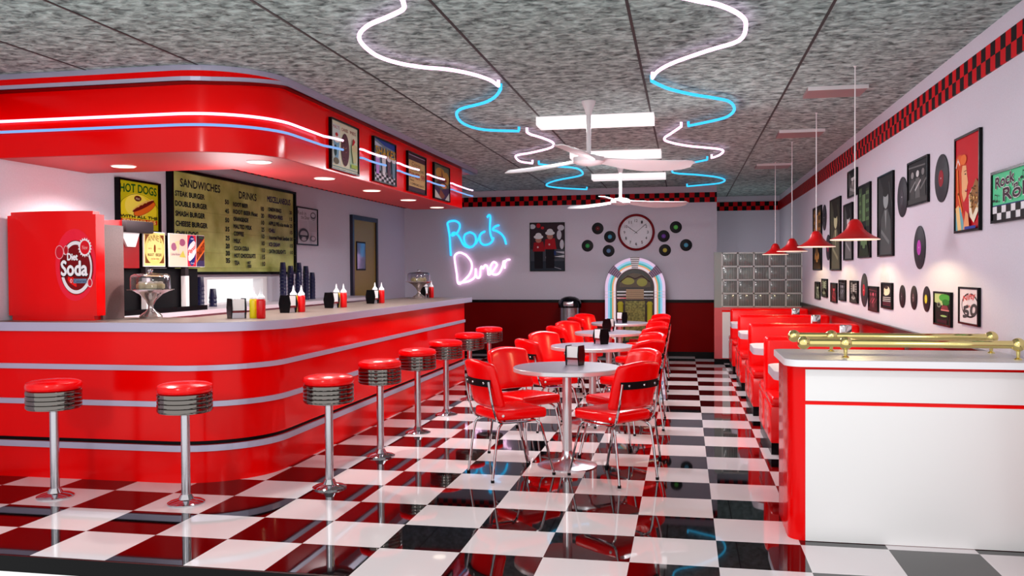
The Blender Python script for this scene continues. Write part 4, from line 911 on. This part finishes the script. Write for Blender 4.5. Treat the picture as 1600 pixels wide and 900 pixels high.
# ------------------------------------------------------------------ host station with brass rails
t = thing('host_station', 'white-fronted red station with pale top at the entrance end of the booths', 'counter', (0, 0, 0))
def rc(x0, y0, y1, r, x1=XR-.012, n=8):
    return [(x1, y0)]+[(x0+r+r*math.cos(R(270-90*k/n)), y0+r+r*math.sin(R(270-90*k/n))) for k in range(n+1)]+[(x0+r*.6+r*.6*math.cos(R(180-90*k/n)), y1-r*.6+r*.6*math.sin(R(180-90*k/n))) for k in range(n+1)]+[(x1, y1)]
b = MB(); b.prism(rc(2.648, .535, 1.12, .085), 0, .972, RED, smooth=True); b.build('body', t)
b = MB()
for z0, z1 in ((.003, .757), (.779, .951)): b.box(2.735, XR-.012, .525, .5351, z0, z1, WHITEP)
b.build('white_front', t)
b = MB(); b.prism(rc(2.622, .46, 1.17, .10), .972, 1.008, mat('station_edge', (236, 236, 240), .35), smooth=True); tp = b.build('station_top', t)
b = MB(); b.prism(rc(2.628, .468, 1.165, .098), 1.008, 1.0095, BOXTOP); b.build('laminate', tp)
for y, x0, xp, z, lb in ((.62, 2.738, (2.96, 3.84), 1.091, 'near edge'), (1.01, 2.73, (2.945, 3.829), 1.101, 'far edge')):
    t = thing('brass_rail', 'polished brass rail with ball ends along the %s of the station top' % lb, 'rail', (0, y, 1.0095), group='brass rails on the station')
    zz = z-1.0095
    b = MB(); b.tube([(x0, 0, zz), (xp[1]+.03, 0, zz)], .0215, BRASS, 20); b.build('bar', t)
    for x in (x0, xp[0], xp[1]):
        b = MB(); b.ball((x, 0, zz), .037, BRASS, 24); b.build('ball', t)
    for x in xp:
        b = MB(); b.lathe([(.02, 0), (.02, .004), (.009, .012), (.011, .05), (.014, zz-.03)], (x, 0, 0), 16, BRASS); b.build('post', t)

# ------------------------------------------------------------------ pictures and records on the right wall
def art_portrait(tint, bgd):
    def f(a, x0, x1, y0, y1):
        w, h = x1-x0, y1-y0; X = lambda u: x0+u*w; Y = lambda v: y0+v*h; c = lambda k: tuple(min(255, int(t_*k*1.35)) for t_ in tint)
        a.rect(x0, x1, y0, y1, bgd); a.poly([(X(.1), Y(1)), (X(.5), Y(.7)), (X(0), Y(.3)), (X(0), Y(1))], c(.35)); a.poly([(X(.12), Y(0)), (X(.2), Y(.45)), (X(.42), Y(.58)), (X(.66), Y(.57)), (X(.85), Y(.42)), (X(.9), Y(0))], c(.5))
        a.ell(X(.53), Y(.7), w*.17, h*.12, c(1)); a.ell(X(.52), Y(.79), w*.19, h*.06, c(.15)); a.poly([(X(.46), Y(.56)), (X(.6), Y(.56)), (X(.54), Y(.3))], c(.9)); a.line([(X(.25), Y(.3)), (X(.75), Y(.15))], w*.06, c(.75)); a.line([(X(.75), Y(.9)), (X(.95), Y(.6))], w*.04, c(.45))
    return f
def art_street(tint, bgd):
    def f(a, x0, x1, y0, y1):
        w, h = x1-x0, y1-y0; X = lambda u: x0+u*w; Y = lambda v: y0+v*h; c = lambda k: tuple(min(255, int(t_*k*1.35)) for t_ in tint)
        a.rect(x0, x1, y0, y1, bgd); a.rect(X(.05), X(.3), Y(.4), Y(.98), c(.5)).rect(X(.34), X(.6), Y(.5), Y(.88), c(.8)).rect(X(.66), X(.97), Y(.42), Y(.95), c(.4))
        for u in (.1, .2, .7, .8, .9):
            for v in (.5, .62, .74, .86): a.rect(X(u), X(u+.05), Y(v), Y(v+.05), c(.9))
        a.poly([(X(.1), Y(0)), (X(.4), Y(.42)), (X(.6), Y(.42)), (X(1), Y(0))], c(.3)); a.ell(X(.55), Y(.2), w*.28, h*.09, c(.75)).ell(X(.55), Y(.27), w*.15, h*.06, c(.5)); a.ell(X(.38), Y(.13), w*.06, h*.035, c(.1)).ell(X(.72), Y(.13), w*.06, h*.035, c(.1))
    return f
def art_band(tint, bgd):
    def f(a, x0, x1, y0, y1):
        w, h = x1-x0, y1-y0; X = lambda u: x0+u*w; Y = lambda v: y0+v*h; c = lambda k: tuple(min(255, int(t_*k*1.35)) for t_ in tint)
        a.rect(x0, x1, y0, y1, bgd)
        for u, k in ((.22, .7), (.5, 1), (.78, .6)):
            a.poly([(X(u-.13), Y(.12)), (X(u-.1), Y(.6)), (X(u+.1), Y(.6)), (X(u+.13), Y(.12))], c(k*.45)); a.ell(X(u), Y(.7), w*.075, h*.08, c(k)); a.line([(X(u-.12), Y(.32)), (X(u+.16), Y(.52))], w*.03, c(k*.9))
        a.rect(X(0), X(1), Y(0), Y(.12), c(.3)); a.line([(X(.05), Y(.9)), (X(.9), Y(.85))], w*.02, c(.5))
    return f
def art_stripes(a, x0, x1, y0, y1):
    w, h = x1-x0, y1-y0; X = lambda u: x0+u*w; Y = lambda v: y0+v*h
    a.rect(x0, x1, y0, y1, (26, 18, 26)); a.ell(X(.5), Y(.72), w*.3, h*.2, (216, 206, 180)).ell(X(.45), Y(.86), w*.18, h*.08, (60, 50, 50)); a.ell(X(.4), Y(.6), w*.2, h*.1, (226, 216, 190))
    for i in range(5): a.line([(X(.12), Y(.42-.08*i)), (X(.88), Y(.43-.08*i))], h*.03, (206, 196, 196) if i < 3 else (120, 40, 60))
def art_car(a, x0, x1, y0, y1):
    w, h = x1-x0, y1-y0; X = lambda u: x0+u*w; Y = lambda v: y0+v*h
    a.rect(x0, x1, y0, y1, (18, 24, 18)); a.poly([(X(.0), Y(1)), (X(.0), Y(.7)), (X(.5), Y(.6)), (X(.6), Y(1))], (176, 190, 130)); a.ell(X(.62), Y(.86), w*.34, h*.13, (70, 150, 60)).ell(X(.7), Y(.72), w*.22, h*.1, (40, 110, 40))
    a.ell(X(.28), Y(.62), w*.12, h*.09, (110, 120, 110)).ell(X(.28), Y(.62), w*.07, h*.05, (30, 36, 30)); a.poly([(X(.4), Y(.48)), (X(.5), Y(.62)), (X(.8), Y(.62)), (X(.9), Y(.48))], (120, 50, 60)); a.rect(X(.42), X(.92), Y(.44), Y(.48), (200, 130, 130)); a.rect(X(.1), X(.9), Y(.2), Y(.4), (20, 12, 18)); a.ell(X(.6), Y(.27), w*.2, h*.03, (150, 180, 110)); a.rect(X(.2), X(.8), Y(.04), Y(.14), (60, 10, 30))
def art_fifty(a, x0, x1, y0, y1):
    w, h = x1-x0, y1-y0; X = lambda u: x0+u*w; Y = lambda v: y0+v*h
    a.rect(x0, x1, y0, y1, (226, 216, 224)); a.arc(X(.55), Y(.52), w*.43, h*.34, 100, 330, .012, (50, 46, 50)); a.arc(X(.55), Y(.52), w*.43, h*.34, 10, 80, .012, (50, 46, 50))
    a.text('Nifty', X(.2), X(.85), Y(.58), Y(.78), (206, 90, 90), skew=.03, bold=.003).text('the', X(.35), X(.6), Y(.46), Y(.56), (206, 100, 100)); a.text('50', X(.2), X(.95), Y(.14), Y(.46), (70, 66, 70), skew=.03, bold=.005)
def art_pinup(a, x0, x1, y0, y1):
    w, h = x1-x0, y1-y0; X = lambda u: x0+u*w; Y = lambda v: y0+v*h
    a.rect(x0, x1, y0, y1, (196, 6, 26))
    a.poly([(X(0), Y(0)), (X(0), Y(.8)), (X(.12), Y(.84)), (X(.3), Y(.82)), (X(.46), Y(.7)), (X(.42), Y(.5)), (X(.3), Y(.3)), (X(.42), Y(0))], (206, 66, 20))
    a.poly([(X(0), Y(0)), (X(0), Y(.2)), (X(.2), Y(.26)), (X(.34), Y(.1)), (X(.36), Y(0))], (110, 170, 180)); a.poly([(X(0), Y(.25)), (X(.14), Y(.28)), (X(.26), Y(0)), (X(.1), Y(0))], (236, 196, 130))
    a.poly([(X(.28), Y(.4)), (X(.26), Y(.62)), (X(.3), Y(.7)), (X(.46), Y(.69)), (X(.5), Y(.58)), (X(.54), Y(.5)), (X(.5), Y(.46)), (X(.48), Y(.36)), (X(.36), Y(.3))], (236, 176, 124))
    a.ell(X(.43), Y(.60), w*.035, h*.008, (40, 20, 20)); a.line([(X(.37), Y(.63)), (X(.47), Y(.635))], .005, (110, 40, 20)); a.ell(X(.47), Y(.42), w*.05, h*.014, (150, 0, 16)); a.ell(X(.47), Y(.425), w*.03, h*.004, (240, 230, 230))
    a.ell(X(.2), Y(.76), w*.16, h*.06, (226, 90, 30)).ell(X(.36), Y(.76), w*.13, h*.055, (232, 110, 40)); a.line([(X(.04), Y(.7)), (X(.12), Y(.78)), (X(.2), Y(.72))], .014, (240, 220, 220))
    a.line([(X(.1), Y(.66)), (X(.14), Y(.4)), (X(.3), Y(.2))], .02, (240, 130, 50)); a.poly([(X(.62), Y(.14)), (X(.6), Y(.36)), (X(.86), Y(.48)), (X(1), Y(.4)), (X(.98), Y(.18)), (X(.8), Y(.06))], (236, 226, 200))
    a.poly([(X(.62), Y(.34)), (X(.88), Y(.52)), (X(1), Y(.46)), (X(1), Y(.28)), (X(.76), Y(.14))], (150, 100, 50))
    for i in range(26): a.ell(X(.66+.3*random.random()), Y(.2+.24*random.random()), w*.03, h*.009, random.choice([(196, 150, 80), (90, 60, 30), (226, 190, 120)]))
    a.poly([(X(.44), Y(0)), (X(.54), Y(.2)), (X(.64), Y(.16)), (X(.7), Y(0))], (232, 160, 110)); a.rect(X(.5), X(.95), Y(.0), Y(.03), (40, 60, 150))
def art_rocknroll(a, x0, x1, y0, y1):
    w, h = x1-x0, y1-y0; X = lambda u: x0+u*w; Y = lambda v: y0+v*h
    a.rect(x0, x1, y0, y1, (88, 206, 150)); a.rect(X(0), X(1), Y(0), Y(.30), (232, 230, 236)); a.rect(X(0), X(1), Y(.30), Y(.325), (30, 50, 110))
    for i in range(8):
        for j in range(2):
            if (i+j) % 2 == 0: a.rect(X(i/8), X((i+1)/8), Y(.15*j), Y(.15*(j+1)), (14, 12, 18))
    for s, u0, u1, v0, v1 in (('Rock', .10, .60, .68, .90), ("'n'", .56, .74, .58, .70), ('Roll', .32, .96, .38, .64)):
        a.text(s, X(u0), X(u1), Y(v0), Y(v1), (232, 226, 230), skew=.02, bold=.007); a.text(s, X(u0), X(u1), Y(v0), Y(v1), (60, 34, 50), skew=.02, bold=.003)
    for u, v in ((.8, .78), (.08, .42)): a.ell(X(u), Y(v), w*.035, h*.03, (20, 40, 30)).line([(X(u+.03), Y(v)), (X(u+.03), Y(v+.13)), (X(u+.1), Y(v+.1))], .006, (20, 40, 30)).ell(X(u+.09), Y(v-.02), w*.03, h*.025, (20, 40, 30)).line([(X(u+.115), Y(v-.02)), (X(u+.115), Y(v+.1))], .005, (20, 40, 30))
G1, G2, G3 = (150, 150, 150), (130, 140, 120), (120, 120, 136)
DK = (16, 14, 18)
PICS = [(8.84, 8.05, 1.50, 2.39, art_street((170, 120, 60), DK), 'tall framed poster with ochre tones, farthest in the upper row'), (7.31, 6.54, 1.496, 2.386, art_portrait((140, 140, 110), (34, 32, 24)), 'tall olive-grey framed picture of a figure, second tall one from the far end'),
        (6.07, 5.52, 2.31, 2.61, art_portrait(G1, DK), 'small framed monochrome photo hung highest, above the upper row'), (6.33, 5.78, 1.611, 2.255, art_portrait(G1, (24, 24, 26)), 'narrow framed monochrome portrait directly below the highest small photo'),
        (5.45, 4.82, 1.624, 2.386, art_street((90, 120, 80), (18, 20, 20)), 'tall framed dark picture with green tones behind the nearest pendant lamp'), (4.47, 3.83, 1.623, 2.387, art_portrait((110, 116, 116), (22, 22, 26)), 'tall dark grey framed picture just before the upper records'),
        (3.31, 2.68, 2.015, 2.38, art_band(G1, (28, 28, 32)), 'nearly square framed monochrome photo of a band between two records'), (2.0, 1.47, 1.744, 2.39, art_pinup, 'tall framed picture of a red-haired woman eating, on bright red'), (1.26, .62, 1.772, 2.08, art_rocknroll, 'framed green Rock n Roll sign with music notes and checks'),
        (8.65, 8.18, 1.092, 1.338, art_portrait(G2, DK), 'small framed photo, farthest of the lower row'), (8.01, 7.55, 1.141, 1.384, art_street(G2, DK), 'small framed street photo, second of the lower row from the far end'), (7.26, 6.81, 1.095, 1.34, art_portrait((150, 50, 60), DK), 'small framed photo with red tones, third of the lower row from the far end'),
        (6.65, 6.21, 1.136, 1.383, art_band(G3, DK), 'small grey framed photo of musicians, fourth of the lower row from the far end'), (5.92, 5.47, 1.135, 1.382, art_street(G1, DK), 'small grey framed photo just beyond the big red-label record in the lower row'), (4.9, 4.46, 1.089, 1.337, art_band((170, 70, 90), (40, 14, 22)), 'small framed maroon concert picture beside the big lower record'),
        (4.3, 3.87, 1.14, 1.38, art_stripes, 'small framed portrait above pale stripes, next to the three small records'), (2.51, 2.08, 1.091, 1.337, art_car, 'small framed picture of a vintage car under green trees'), (1.9, 1.49, 1.133, 1.381, art_fifty, 'small framed white print with a red and grey Nifty 50 emblem')]
for y1, y0, z0, z1, fn, lb in PICS:
    framed('framed_picture', lb, 'picture', 'right', (XR-.001, y1, z0), y1-y0, z1-z0, fn, .016 if y1-y0 > .5 else .013, .02, group='pictures on the booth wall')
VR = [(7.841, 2.202, .172, (40, 40, 44), 'large record with dark centre, upper of the farthest pair'), (7.523, 1.794, .168, (150, 50, 80), 'large record with rose centre, lower of the farthest pair'),
      (3.531, 2.121, .172, (70, 66, 74), 'large record with a grey centre, before the band photo on the booth wall'), (2.353, 2.16, .174, (150, 16, 36), 'large record with bright red centre, beside the red-haired woman picture'),
      (2.963, 1.674, .172, (190, 70, 180), 'large record with a magenta centre, alone in the middle of the booth wall'), (5.166, 1.289, .174, (180, 30, 50), 'large record with a red centre in the lower row of the booth wall'),
      (3.528, 1.269, .098, (70, 50, 60), 'small record with a dark centre, farthest of the three in the lower row'), (3.137, 1.269, .098, (100, 70, 76), 'small record with a brownish centre, middle of the three in the lower row'), (2.753, 1.27, .099, (214, 200, 50), 'small record with a yellow centre in the lower row')]
for y, z, r, c, lb in VR:
    vinyl('vinyl_record', (XR-.001, y, z), 'right', r, c, lb, 'records on the booth wall', (44, 42, 50) if r > .15 else (30, 14, 24))

# ------------------------------------------------------------------ world, lights, camera
w = bpy.data.worlds.new('World'); sc.world = w; w.use_nodes = True
w.node_tree.nodes['Background'].inputs[0].default_value = (1, 1, 1, 1); w.node_tree.nodes['Background'].inputs[1].default_value = 1.08
def light(kind, name, loc, power, color=(1, 1, 1), size=.1, rot=(0, 0, 0), **k):
    l = bpy.data.lights.new(name, kind); l.energy = power; l.color = color
    if kind == 'AREA':
        l.size = size
        if 'sy' in k: l.shape = 'RECTANGLE'; l.size_y = k['sy']
    elif kind == 'SPOT': l.shadow_soft_size = size; l.spot_size = k.get('ang', 1.6); l.spot_blend = k.get('blend', .6)
    else: l.shadow_soft_size = size
    o = bpy.data.objects.new(name, l); col.objects.link(o); o.location = loc; o.rotation_euler = rot
    return o
for y in (3.95, 6.45, 7.6): light('AREA', 'panel_and_fill_lamp', (1.24, y, 2.88), 58, (1, .95, .98), 1.0, sy=.26)  # last one is shifted off its panel: an unseen source without a fixture
for (x, y, _), pw in zip(DL, (110, 110, 80, 70, 60)): light('SPOT', 'downlight_lamp', (x, y, 2.34), pw, (1, .92, .86), .07, ang=2.7, blend=.6)
for y in PY: light('SPOT', 'pendant_lamp_light', (3.304, y, 1.735), 100, (1, .8, .42), .03, ang=2.75, blend=.2)
light('POINT', 'unseen_front_lamp', (-.9, -6.2, 3.1), 330, (1, .98, .98), .16)
light('POINT', 'unseen_front_lamp', (5.0, -6.0, 2.6), 70, (1, .98, 1), .3)  # added fill behind the camera for the right-hand side, no fixture
light('SPOT', 'booth_wall_fill', (1.0, 2.8, 2.0), 95, (1, .97, 1), .25, rot=(0, R(-90), 0), ang=2.3, blend=.9)  # added unseen spot that brightens the booth wall
light('POINT', 'kitchen_fill', (-1.7, 2.5, 1.95), 26, (1, .96, .97), .3)  # added fill below the canopy, lifts the hot dog sign and menu
light('POINT', 'corner_glint_lamp', (2.96, -3.0, 3.92), 110, (1, 1, 1), .13)  # unseen lamp added outside the room for a highlight on the canopy corner
light('POINT', 'recess_fill', (3.0, 12.2, 1.5), 10, (.95, 1, .97), .3)  # added fill hidden behind the partition to lighten recess and glass blocks

yaw, pitch, roll = 0.19401214084227178, -0.017928255992948245, -0.005835930233565325
f = Vector((-math.sin(yaw)*math.cos(pitch), math.cos(yaw)*math.cos(pitch), math.sin(pitch))); r = Vector((math.cos(yaw), math.sin(yaw), 0)); u = r.cross(f)
r2 = math.cos(roll)*r+math.sin(roll)*u; u2 = -math.sin(roll)*r+math.cos(roll)*u
cam = bpy.data.cameras.new('camera'); cam.sensor_width = 36; cam.lens = 36*1376.93/1600; cam.clip_end = 60
co = bpy.data.objects.new('camera', cam); col.objects.link(co)
co.matrix_world = Matrix.Translation((2.0849, -4.5420, 1.49655)) @ Matrix((r2, u2, -f)).transposed().to_4x4()
sc.camera = co
sc.view_settings.view_transform = 'Standard'; sc.view_settings.look = 'None'; sc.view_settings.exposure = 0; sc.view_settings.gamma = 1
sc.cycles.max_bounces = 8; sc.cycles.diffuse_bounces = 4; sc.cycles.glossy_bounces = 5; sc.cycles.transmission_bounces = 6; sc.cycles.sample_clamp_indirect = 6
sc.cycles.use_denoising = True
